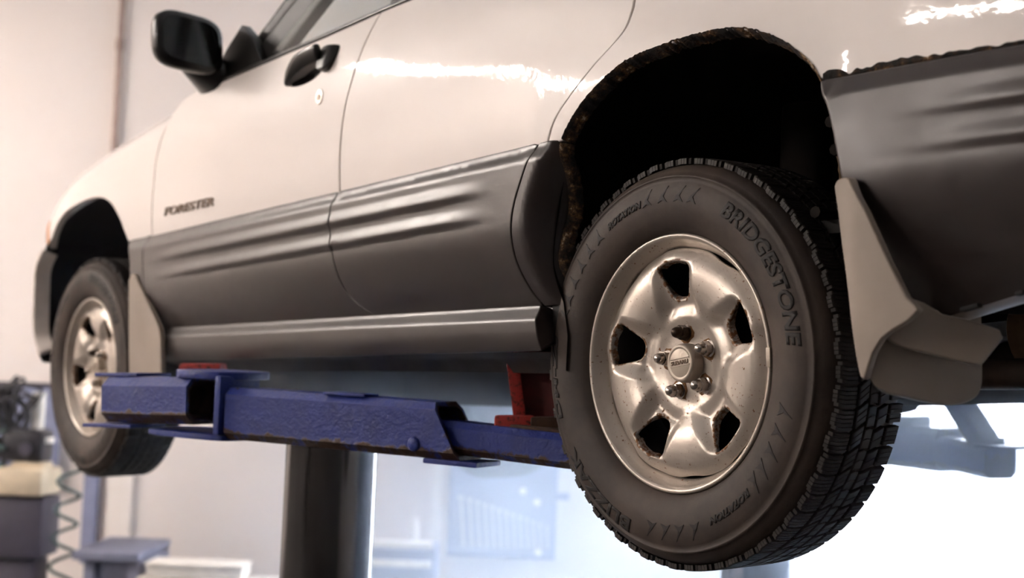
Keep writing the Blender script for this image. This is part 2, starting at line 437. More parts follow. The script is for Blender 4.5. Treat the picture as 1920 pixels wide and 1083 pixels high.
def ceiling_lamp(a0, a1, b, label, h=HC-.33, turn=0.0):
    e = empty('ceiling_lamp', ROOM @ Matrix.Translation(((a0+a1)/2, b, h)) @ Matrix.Rotation(turn, 4, 'Z')); L = a1-a0
    bm = bmesh.new(); bm_box(bm, (0, 0, .06), (L, .16, .06), None, .01); bm_oj = bm_obj('housing', bm, M['fixture'], e, angle=40)
    for s in (-.045, .045): tube('tube', [(-L/2+.02, s, 0), (L/2-.02, s, 0)], .014, M['tube'], e, 10)
    for s in (-L*.35, L*.35): tube('hanger', [(s, 0, .09), (s, 0, HC-h)], .006, M['fixture'], e, 6)
    return tag(e, label, 'lamp', 'ceiling lamps')
ceiling_lamp(-8.3, -3.7, 4.65, 'long twin-tube ceiling lamp ahead of the car near the back wall', HC-.50)
ceiling_lamp(-8.15, -5.55, .1, 'short twin-tube ceiling lamp hung crosswise left of the camera', HC-.62, turn=math.pi/2)

# ------------------------------------------------------------------ the car
car = tag(empty('car', T), 'white estate car with dark grey lower cladding raised on a blue lift', 'car')
YC = .81                                   # the car's centre plane
def sm(a, b, x):
    t = np.clip((x-a)/(b-a), 0, 1); return t*t*(3-2*t)
def ztop(x): return np.interp(x, [-3.4, -2.0, -.98, -.28, .35, .70, 1.1], [.335, .347, .366, .382, .392, .389, .385])
def plan(x):
    x = np.asarray(x, float)
    y = .010*((np.maximum(x, -2.6)+1.1)/1.5)**2
    y = y+.34*np.maximum(0, -2.56-x)**2+1.6*np.maximum(0, -3.08-x)**2
    return y+.25*np.maximum(0, x-.45)**2
def flare(x, z):
    a = .016*np.exp(-((np.hypot(x-.02, z-.09)-.40)/.060)**2)*sm(-.42, -.05, np.asarray(x, float))
    b = .012*np.exp(-((np.hypot(x+2.45, z-.09)-.40)/.085)**2)
    return a+b
def ypaint(x, z):
    return -.047+plan(x)+.85*np.maximum(0, z-.53)**2+.5*np.maximum(0, .45-z)**2-.9*flare(x, z)
def fpaint(x, z): return x, ypaint(x, z), z
def ridge(t, t0, up=.025, dn=.015):
    s = t-t0; return sm(-up, 0, s)*(1-sm(0, dn, s))
def yclad(x, z, fade):
    t = ztop(x)-z
    y = -.058-.010*sm(0, .030, t)+plan(x)+1.5*np.maximum(0, t-.130)**1.8-.55*flare(x, z)
    return y-.0054*fade(x)*(ridge(t, .064)+ridge(t, .111))
# seams, as x over z
def seam(pts, n=6): return catmull([(x, z) for z, x in pts], n)
GFu = seam([(.352, -1.980), (.442, -1.972), (.57, -1.947), (.652, -1.905), (.700, -1.846), (.7135, -1.765)])
GFl = seam([(.104, -1.872), (.140, -1.925), (.19, -1.958), (.26, -1.975), (.32, -1.975), (.350, -1.960)])
GMu = seam([(.368, -.977), (.495, -.968), (.605, -.934), (.693, -.900), (.750, -.872)])
GMl = seam([(.102, -.862), (.138, -.919), (.185, -.950), (.265, -.972), (.33, -.976), (.366, -.962)])
GRu = seam([(.383, -.262), (.419, -.241), (.454, -.198), (.498, -.131), (.535, -.070), (.565, -.050), (.61, -.046), (.757, -.075)])
GRl = seam([(.104, -.312), (.133, -.328), (.19, -.343), (.265, -.339), (.329, -.309), (.380, -.276)])
def shift(c, dx): return [(x+dx, z) for x, z in c]
def belt(x): return np.interp(x, [-1.76, -1.51, -1.12, -.83, .9], [.7125, .719, .733, .746, .775])
def strip(xs, fz): return [(x, float(fz(x))) for x in xs]
g = .0045
# doors
HANDLE = catmull([(-1.225, .650), (-1.19, .672), (-1.13, .686), (-1.075, .690), (-1.062, .674), (-1.07, .648), (-1.11, .632), (-1.17, .628), (-1.215, .634)], 5, True)
fd = panel('front_door', shift(GFu, g)+strip(np.linspace(-1.70, -.90, 14), belt)+shift(GMu, -g)[::-1]+strip(np.linspace(-1.0, -1.95, 14), lambda x: ztop(x)+.002), fpaint, M['paint'], car, .022, .022, .012, e=.0025, holes=[[(-1.143+(x+1.143)*.94, .659+(z-.659)*.92) for x, z in HANDLE]])
rd = panel('rear_door', shift(GMu, g)+strip(np.linspace(-.85, -.1, 12), belt)+shift(GRu, -g)[::-1]+strip(np.linspace(-.29, -.95, 12), lambda x: ztop(x)+.002), fpaint, M['paint'], car, .022, .022, .012, e=.0025)
fdr = panel('front_door', shift(GFu, g)+strip(np.linspace(-1.70, -.90, 14), belt)+shift(GMu, -g)[::-1]+strip(np.linspace(-1.0, -1.95, 14), lambda x: ztop(x)+.002), lambda x, z: (x, 2*YC-ypaint(x, z), z), M['paint'], car, .06, .04, .03, e=.0025, flip=-1)
rdr = panel('rear_door', shift(GMu, g)+strip(np.linspace(-.85, -.1, 12), belt)+shift(GRu, -g)[::-1]+strip(np.linspace(-.29, -.95, 12), lambda x: ztop(x)+.002), lambda x, z: (x, 2*YC-ypaint(x, z), z), M['paint'], car, .06, .04, .03, e=.0025, flip=-1)
def fade_f(x): return sm(-1.97, -1.62, x)
def fade_r(x): return 1-sm(-.62, -.38, x)
def fade_q(x): return .6*sm(.44, .72, x)
c = panel('door_cladding', shift(GFl, .003)+strip(np.linspace(-1.93, -.98, 30), ztop)+shift(GMl, -.004)[::-1]+[(-.9, .1035), (-1.86, .1035)], lambda x, z: (x, yclad(x, z, fade_f), z), M['clad'], fd, .03, .0045, .012, e=.003, depth=.022, mirror=fdr)
c = panel('door_cladding', shift(GMl, .004)+strip(np.linspace(-.94, -.29, 24), ztop)+shift(GRl, -.004)[::-1]+[(-.34, .1035), (-.84, .1035)], lambda x, z: (x, yclad(x, z, fade_r), z), M['clad'], rd, .03, .0045, .012, e=.003, depth=.022, mirror=rdr)
# rear quarter panel
ARCH = catmull([(.349, .3935), (.332, .420), (.296, .452), (.255, .477), (.203, .496), (.14, .5035), (.05, .501), (-.049, .489), (-.141, .450), (-.198, .409), (-.222, .384)], 5)
qo = shift(GRu, g)+[(.3, .768), (.9, .775), (1.02, .72), (1.06, .60), (1.07, .42)]+strip(np.linspace(1.05, .36, 20), lambda x: ztop(x)+.004)+ARCH[1:]
qp = panel('quarter_panel', qo, fpaint, M['paint'], car, .022, .022, .012, e=.003, depth=.028, mirror=car)
def xgr(z): return np.interp(z, [p[1] for p in GRl], [p[0] for p in GRl])
DOG = catmull([(-.226, .380), (-.240, .330), (-.262, .263), (-.274, .19), (-.268, .15), (-.246, .106)], 5)
panel('arch_cladding', shift(GRl, .004)+strip(np.linspace(-.268, -.232, 5), lambda x: ztop(x)-.001)+DOG[1:]+[(-.28, .1035)], lambda x, z: (x, yclad(x, z, lambda q: 0*q)+26*np.maximum(0, x-xgr(z)-.026)**2, z), M['clad'], car, .008, .012, .008, e=.003, depth=.02, mirror=car)
# rear quarter cladding / bumper side
QC = catmull([(.357, .3885), (.375, .357), (.387, .318), (.398, .270), (.412, .20), (.430, .13), (.450, .085), (.505, .058)], 6)
def yq(x, z): return yclad(x, z, fade_q)
panel('bumper_cladding', QC+strip(np.linspace(.53, 1.06, 12), lambda x: np.interp(x, [.5, .66, 1.06], [.060, .094, .16]))+[(1.07, .25)]+strip(np.linspace(1.06, .37, 24), lambda x: ztop(x)-.0045), lambda x, z: (x, yq(x, z), z), M['clad'], car, .03, .0045, .012, e=.006, depth=.03, mirror=car)
# underside lip of the bumper
xs = np.linspace(.50, 1.06, 24)
zb = np.interp(xs, [.5, .66, 1.06], [.056, .090, .156])
rows = []
for dy, dz in ((.000, .002), (.012, -.0035), (.030, -.005), (.085, .006), (.09, .03)):
    rows.append([(x, float(yq(x, z+.012))+dy, z+dz) for x, z in zip(xs, zb)])
V, Fc = loft(rows, False, False)
lip = mesh_obj('bumper_lip', V, Fc, M['bumper'], car)
for x in (.555, .628):
    z = float(np.interp(x, [.5, .66], [.056, .090]))
    box('slot', (x, -.002, z+.0005), (.028 if x < .6 else .012, .012, .006), M['blackmatte'], lip, rot=Matrix.Rotation(-.2, 3, 'Y'), bev=.002)
# rust along the quarter panel's lower edge
rows = []
xs = np.linspace(.352, .80, 160); jag = np.convolve(rng.normal(0, 1, 168), np.hanning(9)/4, 'valid')[:160]*1.3
w = .010*(1-sm(.36, .62, xs))+.0045
rows = [[(x, float(ypaint(x, ztop(x)))-.0022, float(ztop(x))+.004+ww*(.65+.4*j)) for x, ww, j in zip(xs, w, jag)],
        [(x, float(ypaint(x, ztop(x)))-.0026, float(ztop(x))+.001) for x in xs], [(x, float(ypaint(x, ztop(x)))+.014, float(ztop(x))-.002) for x in xs]]
V, Fc = loft(rows, False, False); mesh_obj('rust_edge', V, Fc, M['rustlip'], qp)
# arch lip, flaked
def arch_lip(name, curve, yfun, w_in, parent, mat=M['rustlip'], jagk=.003, yin=.022):
    k = len(curve); C2 = np.array(curve); t = np.gradient(C2, axis=0); t /= np.linalg.norm(t, axis=1, keepdims=True)
    nrm = np.stack([-t[:, 1], t[:, 0]], 1)
    jg = rng.normal(0, 1, k)
    rows = []
    for d, dy, kk in ((.000, -.0015, .4), (.004, .001, .5), (w_in, yin*.5, 1), (w_in+.004, yin, 1)):
        rows.append([(p[0]+n[0]*(d+kk*jagk*j*.5), float(yfun(p[0], p[1]))+dy, p[1]+n[1]*(d+kk*jagk*j*.5)) for p, n, j in zip(C2, nrm, jg)])
    V, Fc = loft(rows, False, False); return mesh_obj(name, V, Fc, mat, parent)
def densify(c, sp): 
    P = np.array(c); d = np.r_[0, np.cumsum(np.linalg.norm(np.diff(P, axis=0), axis=1))]; s = np.arange(0, d[-1], sp)
    return np.stack([np.interp(s, d, P[:, 0]), np.interp(s, d, P[:, 1])], 1)
arch_lip('arch_lip', densify(ARCH, .004), ypaint, .009, qp)
arch_lip('arch_lip', densify(DOG, .004), lambda x, z: yclad(x, z, lambda q: 0*q)+26*np.maximum(0, x-xgr(z)-.026)**2-.004, .010, qp)
# wheel house: swept arch + inner wall
def wheel_house(name, curve, y0, y1, mat, grow=.03):
    C2 = np.array(curve); cen = np.array([C2[:, 0].mean(), .1]); rows = []
    for y, gq in ((y0, .004), (y0+.02, .016), (y0+.06, grow), (y1-.05, grow), (y1-.01, grow-.03), (y1, -.06)):
        d = C2-cen; L = np.linalg.norm(d, axis=1, keepdims=True); Q = C2+d/L*gq
        rows.append([(q[0], y, q[1]) for q in Q])
    V, Fc = loft(rows, False, False); base = (len(rows)-1)*len(curve)
    V.append((cen[0], y1, .05)); Fc += [(base+i, base+i+1, len(V)-1) for i in range(len(curve)-1)]
    return mesh_obj(name, V, Fc, mat, car)
RA = [(.44, .07), (.42, .12), (.395, .2), (.372, .31)]+ARCH+DOG[1:]+[(-.235, .05), (-.24, -.01)]
wh = wheel_house('wheel_house', RA, -.022, .46, M['liner'])
for k, (z0, x1) in enumerate(((.44, .20), (.33, .16), (.20, .13))):       # pressed ribs on the rear wall of the wheel house
    pts = [(x1+.14, .03, z0+.02), (x1+.12, .16, z0+.015), (x1+.06, .27, z0+.012), (x1+.02, .30, z0), (x1+.05, .28, z0-.018), (x1+.11, .17, z0-.025), (x1+.14, .04, z0-.02)]
    tube('pressed_rib', catmull(pts, 5), .009, M['liner'], wh, 8)
for k in range(7):
    z0 = .46-.04*k; tube('coil', catmull([(.36, .06, z0), (.30, .15, z0-.008), (.22, .24, z0-.01)], 5), .006, M['liner'], wh, 6)
tube('seam_sealer', catmull([(.02, .36, .46), (.06, .34, .40), (.075, .33, .34), (.07, .33, .30)], 5), [.006, .007, .012, .008, .006, .009, .01, .012, .013, .01, .008, .009, .006, .005, .004, .004], simple('old_seam_sealer', (120, 100, 76), .9, var=.4, scale=60), wh, 8)
tube('strut', [(-.01, .30, -.1), (0, .33, .45)], .045, M['liner'], wh, 14)

# sill
def ysill(x, z):
    t = .103-z; return -.040-.016*sm(0, .03, t)+plan(x)+7*np.maximum(0, t-.045)**2
sl = panel('sill_cladding', [(-1.925, .1005), (-.297, .1005), (-.290, .06), (-.285, .024), (-1.2, .019), (-1.96, .016), (-1.955, .06)], lambda x, z: (x, ysill(x, z), z), M['clad'], car, .014, .005, .007, e=.003, depth=.05, mirror=car)
rows = []
xs = np.linspace(-1.98, -.27, 40)
for y, z in ((.0, .021), (.012, .012), (.05, .004), (.062, -.018), (.068, -.018), (.074, .008), (.2, .03)):
    rows.append([(x, y+plan(x)*.5, z-.006*math.sin((x+.3)*1.9)) for x in xs])
V, Fc = loft(rows, False, False); mesh_obj('pinch_weld', V, Fc, M['under'], car)
V2 = [(x, 2*YC-y, z) for x, y, z in V]; mesh_obj('pinch_weld', V2, [f[::-1] for f in Fc], M['under'], car)
panel('splash_guard', [(-.292, .10), (-.250, .103), (-.232, .05), (-.24, .02), (-.285, .022)], lambda x, z: (x, -.012+0*x, z), M['blackmatte'], car, .02, .02, e=.004, depth=.05, mirror=car)

# front fender
zh_x = [-3.36, -3.2, -3.05, -2.85, -2.63, -2.36, -2.05, -1.84, -1.70]; zh_z = [.36, .43, .482, .548, .604, .652, .692, .716, .726]
def zh(x): return np.interp(x, zh_x, zh_z)
def yfend(x, z):
    R_ = .075; b = ypaint(x, np.minimum(z, .70)); s = np.clip((z-(zh(x)-R_))/R_, 0, .985)
    return b+R_*(1-np.sqrt(1-s*s))
FARCH = catmull([(-2.122, .352), (-2.150, .386), (-2.185, .425), (-2.258, .474), (-2.36, .497), (-2.50, .493), (-2.65, .472), (-2.80, .428), (-2.885, .388)], 5)
fo = shift(GFu, -g)+strip(np.linspace(-1.80, -3.32, 40), lambda x: zh(x)-.0015)+[(-3.30, .345)]+strip(np.linspace(-3.25, -2.92, 10), lambda x: .385)+FARCH[::-1]
def fend_fix(o): return o
ff = panel('front_fender', fo, lambda x, z: (x, yfend(x, z), z), M['paint'], car, .022, .010, .010, e=.002, depth=.02, mirror=car)
panel('marker_lamp', catmull([(-2.995, .47), (-2.955, .49), (-2.935, .45), (-2.93, .405), (-2.96, .40), (-2.985, .43)], 4, True), lambda x, z: (x, yfend(x, z)-.005, z), M['orange'], ff, .01, .01, e=.002, depth=.01)
hx = np.linspace(-3.34, -1.72, 24); rows = []
for f_ in (0, .04, .12, .3, .5, .7, .88, .96, 1):
    rows.append([(x, (1-f_)*(float(ypaint(x, .5))+.07)+f_*(2*YC-float(ypaint(x, .5))-.07), float(zh(x))-.003+.055*(1-(2*f_-1)**4)) for x in hx])
V, Fc = loft(rows, False, False); mesh_obj('bonnet', V, Fc, M['paint'], car)
# front dogleg cladding + front bumper + arch lip
FDOG = catmull([(-2.088, .3425), (-2.064, .31), (-2.052, .24), (-2.050, .15), (-2.02, .09), (-1.99, .06)], 5)
panel('arch_cladding', shift(GFl, -.004)[::-1]+[(-1.95, .07)]+FDOG[::-1]+strip(np.linspace(-2.07, -1.985, 5), ztop), lambda x, z: (x, yclad(x, z, lambda q: 0*q), z), M['clad'], car, .012, .012, .01, e=.004, depth=.03, mirror=car)
BED = catmull([(-2.890, .378), (-2.95, .33), (-2.985, .26), (-3.000, .18), (-2.985, .10), (-2.93, .045)], 5)
def ybump(x, z): return -.088+plan(x)+.9*np.maximum(0, z-.30)**2*3+2.2*np.maximum(0, .14-z)**2
fb = panel('front_bumper', BED+[(-3.05, .03), (-3.38, .05), (-3.40, .2), (-3.36, .335)]+strip(np.linspace(-3.3, -2.93, 8), lambda x: .381), lambda x, z: (x, ybump(x, z), z), M['bumper'], car, .02, .02, .012, e=.006, depth=.05, mirror=car)
rows = []
for y in np.linspace(.20, 2*YC-.20, 14):
    q = (y-YC)/.6; x0 = -3.36-.12*(1-q*q*.9)
    rows.append([(x0+.02, y, .37), (x0, y, .34), (x0-.02, y, .25), (x0-.015, y, .12), (x0+.02, y, .04), (x0+.10, y, .03)])
V, Fc = loft(rows, False, False); mesh_obj('bumper_face', V, Fc, M['bumper'], fb)
box('headlamp', (-3.28, .33, .43), (.16, .30, .11), M['headlamp'], car, rot=Matrix.Rotation(-.25, 3, 'Z'), bev=.03)
box('headlamp', (-3.28, 2*YC-.33, .43), (.16, .30, .11), M['headlamp'], car, rot=Matrix.Rotation(.25, 3, 'Z'), bev=.03)
box('grille', (-3.40, YC, .42), (.06, .62, .10), M['black'], car, bev=.02)
FA = [(-2.90, .02)]+BED[::-1]+FARCH[::-1]+FDOG
wheel_house('wheel_house', [(p[0], p[1]) for p in FA], -.012, .42, M['linerF'], .02)
def mirror_obj(o, parent):
    me = o.data.copy(); me.transform(Matrix(((1, 0, 0, 0), (0, -1, 0, 2*YC), (0, 0, 1, 0), (0, 0, 0, 1)))); me.flip_normals()
    n = bpy.data.objects.new(o.name.split('.')[0], me); link(n, parent); n.matrix_local = o.matrix_local.copy(); return n

# greenhouse
def yg(z): return -.010+.24*(z-.74)
def fglass(x, z): return x, yg(z), z
GL_F = catmull([(-1.395, .7215), (-1.19, .845), (-.98, .98), (-.78, 1.10), (-.62, 1.20)], 4)
gl1 = panel('window_glass', GL_F+[(-.60, 1.22), (-.62, 1.225), (-.72, 1.22), (-.845, .745)] if False else [(-1.395, .722), (-1.19, .845), (-.98, .975), (-.80, 1.09), (-.70, 1.15), (-.66, 1.165), (-.675, 1.13), (-.855, .746)], fglass, M['glass'], fd, .1, .1, .05, e=.001, depth=.004, mirror=fdr)
panel('window_glass', [(-.745, .752), (-.60, 1.17), (-.05, 1.19), (-.01, .95), (-.03, .772)], fglass, M['glass'], rd, .1, .1, .05, e=.001, depth=.004, mirror=rdr)
panel('quarter_glass', [(.06, .785), (.10, 1.19), (.52, 1.17), (.66, .80)], fglass, M['glass'], car, .1, .1, .05, e=.001, depth=.004, mirror=car)
# belt moulding
bx = np.linspace(-1.70, -.03, 40)
mb = tube('belt_moulding', [(x, float(ypaint(x, belt(x)))+.004, float(belt(x))+.004) for x in bx], .007, M['black'], fd, 8); mirror_obj(mb, fdr)
# pillars: front door frame + A pillar, B pillar, C/D pillars
def pillar(name, p0, p1, w, d, mat, parent):
    p0, p1 = Vector(p0), Vector(p1); r = frame_from(p1-p0, (0, 1, 0)); L = (p1-p0).length
    o = box(name, (p0+p1)/2, (L, w, d), mat, parent, rot=r, bev=min(w, d)*.3, seg=3); mirror_obj(o, car if parent is car else parent); return o
pillar('door_frame', (-1.51, .012, .70), (-.70, .118, 1.20), .085, .03, M['satin'], car)
pillar('windscreen_pillar', (-1.66, .035, .70), (-.78, .150, 1.25), .05, .06, M['satin'], car)
pillar('centre_pillar', (-.805, .006, .735), (-.625, .115, 1.21), .085, .03, M['satin'], car)
pillar('rear_pillar', (.01, .004, .76), (.03, .115, 1.22), .08, .03, M['satin'], car)
pillar('tailgate_pillar', (.80, .02, .76), (.62, .13, 1.25), .22, .04, M['paint'], car)
bm = bmesh.new(); bm_box(bm, (-.06, YC, 1.265), (1.55, 1.40, .10), None, .04, 3); bm_obj('roof', bm, M['paint'], car, angle=40)
sp_ = prism('mirror_sail', [(-1.745, .706), (-1.40, .722), (-1.46, .80), (-1.52, .845), (-1.60, .80)], -.004, .022, M['satin'], fd, .004, Matrix(((1, 0, 0, 0), (0, 0, -1, .012), (0, 1, 0, 0), (0, 0, 0, 1)))); mirror_obj(sp_, fdr)
V, Fc = loft([[(-1.62, y, .715), (-.90, y+(.05 if y < YC else -.05), 1.24)] for y in (.07, .5, 1.12, 1.55)], False, False)
mesh_obj('windscreen', V, Fc, M['glass'], car)
V, Fc = loft([[(1.05, y, .42), (1.02, y, .74), (.78, y, 1.24)] for y in (.10, .5, 1.12, 1.52)], False, False)
mesh_obj('tailgate', V, Fc, M['paint'], car)
V, Fc = loft([[(1.14, y, .10), (1.17, y, .25), (1.12, y, .385), (1.03, y, .40)] for y in (.0, .1, .4, 1.2, 1.52, 1.62)], False, False)
mesh_obj('rear_bumper', V, Fc, M['clad'], car)
bm = bmesh.new(); bm_box(bm, (-.97, .05, .45), (1.3, .02, .52)); bm_box(bm, (-.97, 2*YC-.05, .45), (1.3, .02, .52)); bm_box(bm, (-.3, YC, .20), (2.6, 1.5, .02)); bm_box(bm, (-1.62, YC, .45), (.05, 1.5, .55))
bm_obj('cabin_light_blocker', bm, M['cabinblock'], car)  # dark inner box added to stop light leaking through the hollow body

# wing mirror
def superell(cx, cy, w, h, n=4, k=32):
    return [(cx+w*math.copysign(abs(math.cos(t))**(2/n), math.cos(t)), cy+h*math.copysign(abs(math.sin(t))**(2/n), math.sin(t))) for t in [2*math.pi*i/k for i in range(k)]]
def wing_mirror(parent):
    rings = []
    for x, sw, sh, dy, dz in ((0, .080, .064, 0, 0), (-.006, .086, .070, 0, 0), (-.03, .087, .071, .0, 0), (-.06, .078, .064, .004, 0), (-.085, .056, .046, .01, 0), (-.096, .024, .02, .014, 0)):
        rings.append([(-1.60+x+.10*(p[0]+.115), p[0]+dy, p[1]+dz+.12*(p[0]+.115)*-1) for p in superell(-.108, .806, sw, sh, 3.6)])
    V, Fc = loft(rings); h = mesh_obj('wing_mirror', V, Fc, M['black'], parent); h.data.set_sharp_from_angle(angle=math.radians(50))
    V = [(-1.597+.10*(p[0]+.115), p[0], p[1]-.12*(p[0]+.115)) for p in superell(-.108, .806, .071, .055, 4)]
    mesh_obj('mirror_glass', V, [tuple(range(len(V)))], M['mirror'], h, False)
    rings = []
    for t in np.linspace(0, 1, 7):
        y = -.085+.10*t; z = .775-.050*t; w = .035+.055*t; hh = .034+.016*t
        rings.append([(-1.672-.01*t+p[0], y, z+p[1]) for p in superell(0, 0, w, hh, 3, 16)])
    V, Fc = loft(rings); mesh_obj('mirror_stalk', V, Fc, M['black'], h)
    return h
wm = wing_mirror(fd)
# door handle + lock
def surf(x, z, w=0.0):
    h = 1e-3; y = float(ypaint(x, z)); gx = (float(ypaint(x+h, z))-y)/h; gz = (float(ypaint(x, z+h))-y)/h
    n = Vector((gx, -1, gz)).normalized(); return Vector((x, y, z))+n*w
def surf_mesh(name, outline, w0, w1, mat, parent, e=.004):
    return panel(name, outline, lambda x, z: (x, ypaint(x, z)-w1, z), mat, parent, .012, .008, .008, e=e, depth=w1-w0)
hb = panel('door_handle', HANDLE, lambda x, z: (x, ypaint(x, z)+.003+.030*np.clip(1-((x+1.14)/.085)**2-((z-.655)/.03)**2, 0, 1), z), M['black'], fd, .008, .006, .006, e=.003, depth=.006)
cp = catmull([surf(x, z, w) for x, z, w in ((-1.224, .645, .006), (-1.20, .658, .016), (-1.16, .672, .024), (-1.11, .680, .026), (-1.062, .683, .024))], 4); rings = []
for i, q in enumerate(cp):
    t = i/(len(cp)-1); hh = .007+.010*min(1, t*2.0); rings.append([(q[0], q[1]+p[0]-p[1]*.25, q[2]+p[1]) for p in superell(0, 0, .007, hh, 3, 16)])
V, Fc = loft(rings); mesh_obj('pull_bar', V, Fc, M['black'], hb)
panel('handle_end', catmull([(-1.066, .697), (-1.03, .699), (-1.017, .694), (-1.022, .670), (-1.035, .655), (-1.06, .652), (-1.072, .662)], 4, True), lambda x, z: (x, ypaint(x, z)-.018+6*np.maximum(0, x+1.045)**2*3, z), M['black'], hb, .01, .01, .006, e=.004, depth=.017)
panel('door_lock', [(-1.066+.0125*math.cos(t), .590+.0155*math.sin(t)) for t in np.linspace(0, 2*math.pi, 24, endpoint=False)], lambda x, z: (x, ypaint(x, z)-.003, z), M['chrome'], fd, .006, .006, .004, e=.002, depth=.004)
panel('key_slot', [(-1.066+.006*math.cos(t), .589+.007*math.sin(t)) for t in np.linspace(0, 2*math.pi, 16, endpoint=False)], lambda x, z: (x, ypaint(x, z)-.005, z), M['badge'], fd, .004, .004, .003, e=.001, depth=.003)
raised_text('model_badge', 'FORESTER', .031, lambda u, v, w: (-1.888+u, float(ypaint(-1.888+u, .402+v))-w, .3995+v*.95), M['badge'], fd, .0035, width=.300, offset=.0006, shear=.22)

# ------------------------------------------------------------------ mud flaps
fo_ = catmull([(.399, .236), (.4035, .2420), (.413, .2430), (.424, .2405), (.429, .234)], 3)+[(.454, .195), (.491, .122), (.514, .079), (.530, .064), (.515, .052), (.494, .042), (.476, .030)]+catmull([(.462, .012), (.452, -.012), (.4465, -.020), (.4375, .016), (.430, .054), (.423, .097), (.411, .155)], 4)
fl = panel('mud_flap', fo_, lambda x, z: (x, -.078-.010*sm(.40, .44, x)+.004*sm(.46, .53, x)+.02*sm(.07, .0, z)*0, z), M['flap'], car, .008, .012, .008, e=.003, depth=.012)
def fsheet(u, z):
    u = np.asarray(u, float); a, b, c = (1-u)**2, 2*u*(1-u), u*u
    return a*.425+b*.470+c*.508, a*-.083+b*-.078+c*.088, z
panel('flap_sheet', catmull([(.02, .065), (.10, .030), (.19, .000), (.26, -.022), (.36, -.036), (.50, -.043), (.80, -.0545), (.93, -.051), (.99, -.036), (1.0, -.002), (1.0, .04)], 4)+[(1.0, .065)], fsheet, M['flap'], fl, .05, .012, .03, e=.004, depth=.008)
db = np.array((.62, .78))/np.hypot(.62, .78)
panel('flap_bracket', catmull([(.004, .037), (.021, .024), (.055, .014), (.125, -.003)], 4)+[(.152, .030), (.149, .037), (.111, .0495), (.077, .057), (.053, .072), (.029, .080)], lambda u, z: (.475+db[0]*u, -.079+db[1]*u, z), M['flap'], fl, .012, .012, .008, e=.004, depth=.012)
wingf = catmull([(-2.043, .232), (-2.030, .2455), (-2.012, .2455), (-1.996, .23)], 4)+[(-1.96, .195), (-1.90, .14), (-1.855, .100), (-1.842, .07), (-1.838, .0), (-1.836, -.03), (-2.03, -.03), (-2.038, .1)]
panel('mud_flap', wingf, lambda x, z: (x, yclad(x, .22+0*z, lambda q: 0*q)-.007, z), M['flap'], car, .03, .03, .01, e=.004, depth=.014)

# ------------------------------------------------------------------ wheels
WA = math.radians(24)
def tyre_prof():
    side = [(.2055, .012), (.2080, .004), (.2115, -.0005), (.2200, -.0075), (.2340, -.0130), (.2480, -.0165), (.2620, -.0180), (.2760, -.0168), (.2880, -.0130), (.2960, -.0090), (.2968, -.0104), (.3000, -.0098), (.3006, -.0070), (.3070, -.0020), (.3120, .0035), (.3158, .0100), (.3188, .0180), (.3212, .0300), (.3224, .0500), (.3230, .0850)]
    W = .170
    return side+[(r, W-y) for r, y in side[::-1][1:]]
def disc_y(x, z):
    r = np.hypot(x, z); th = np.arctan2(z, x)-WA; k = 2*math.pi/5; d = (th+k/2) % k-k/2        # angle from the nearest window
    prof = np.interp(r, [0, .058, .066, .078, .092, .108, .125, .145, .158, .170, .178, .186], [.036, .036, .0335, .0300, .0225, .0140, .0095, .0085, .0105, .0155, .0210, .0270])
    prof = .5*prof+.25*(np.interp(r+.006, [0, .058, .066, .078, .092, .108, .125, .145, .158, .170, .178, .186], [.036, .036, .0335, .0300, .0225, .0140, .0095, .0085, .0105, .0155, .0210, .0270])+np.interp(r-.006, [0, .058, .066, .078, .092, .108, .125, .145, .158, .170, .178, .186], [.036, .036, .0335, .0300, .0225, .0140, .0095, .0085, .0105, .0155, .0210, .0270]))
    lat = np.abs(d)*r                                              # distance from the window's axis
    win = (1-sm(.022, .052, lat))*sm(.072, .100, r)*(1-sm(.150, .166, r))
    rim = sm(.150, .176, r)*(1-sm(.010, .040, lat))                # rim shelf is fuller beside the windows
    return prof+.0150*win-.0060*rim
def window_poly(a):
    pts = catmull([(.102, 0), (.1035, .010), (.110, .0185), (.130, .0260), (.147, .0325), (.1535, .0315), (.1585, .024), (.1615, .010), (.162, 0), (.1615, -.010), (.1585, -.024), (.1535, -.0315), (.147, -.0325), (.130, -.0260), (.110, -.0185), (.1035, -.010)], 4, True)
    pts = [(.134+(u-.132)*1.13, v*1.10) for u, v in pts]; c, s = math.cos(a), math.sin(a); return [(u*c-v*s, u*s+v*c) for u, v in pts]
def side_y(r): 
    P = [q for q in tyre_prof() if q[1] < .03 and q[0] > .2]; return float(np.interp(r, [p[0] for p in P], [p[1] for p in P]))
TH = []
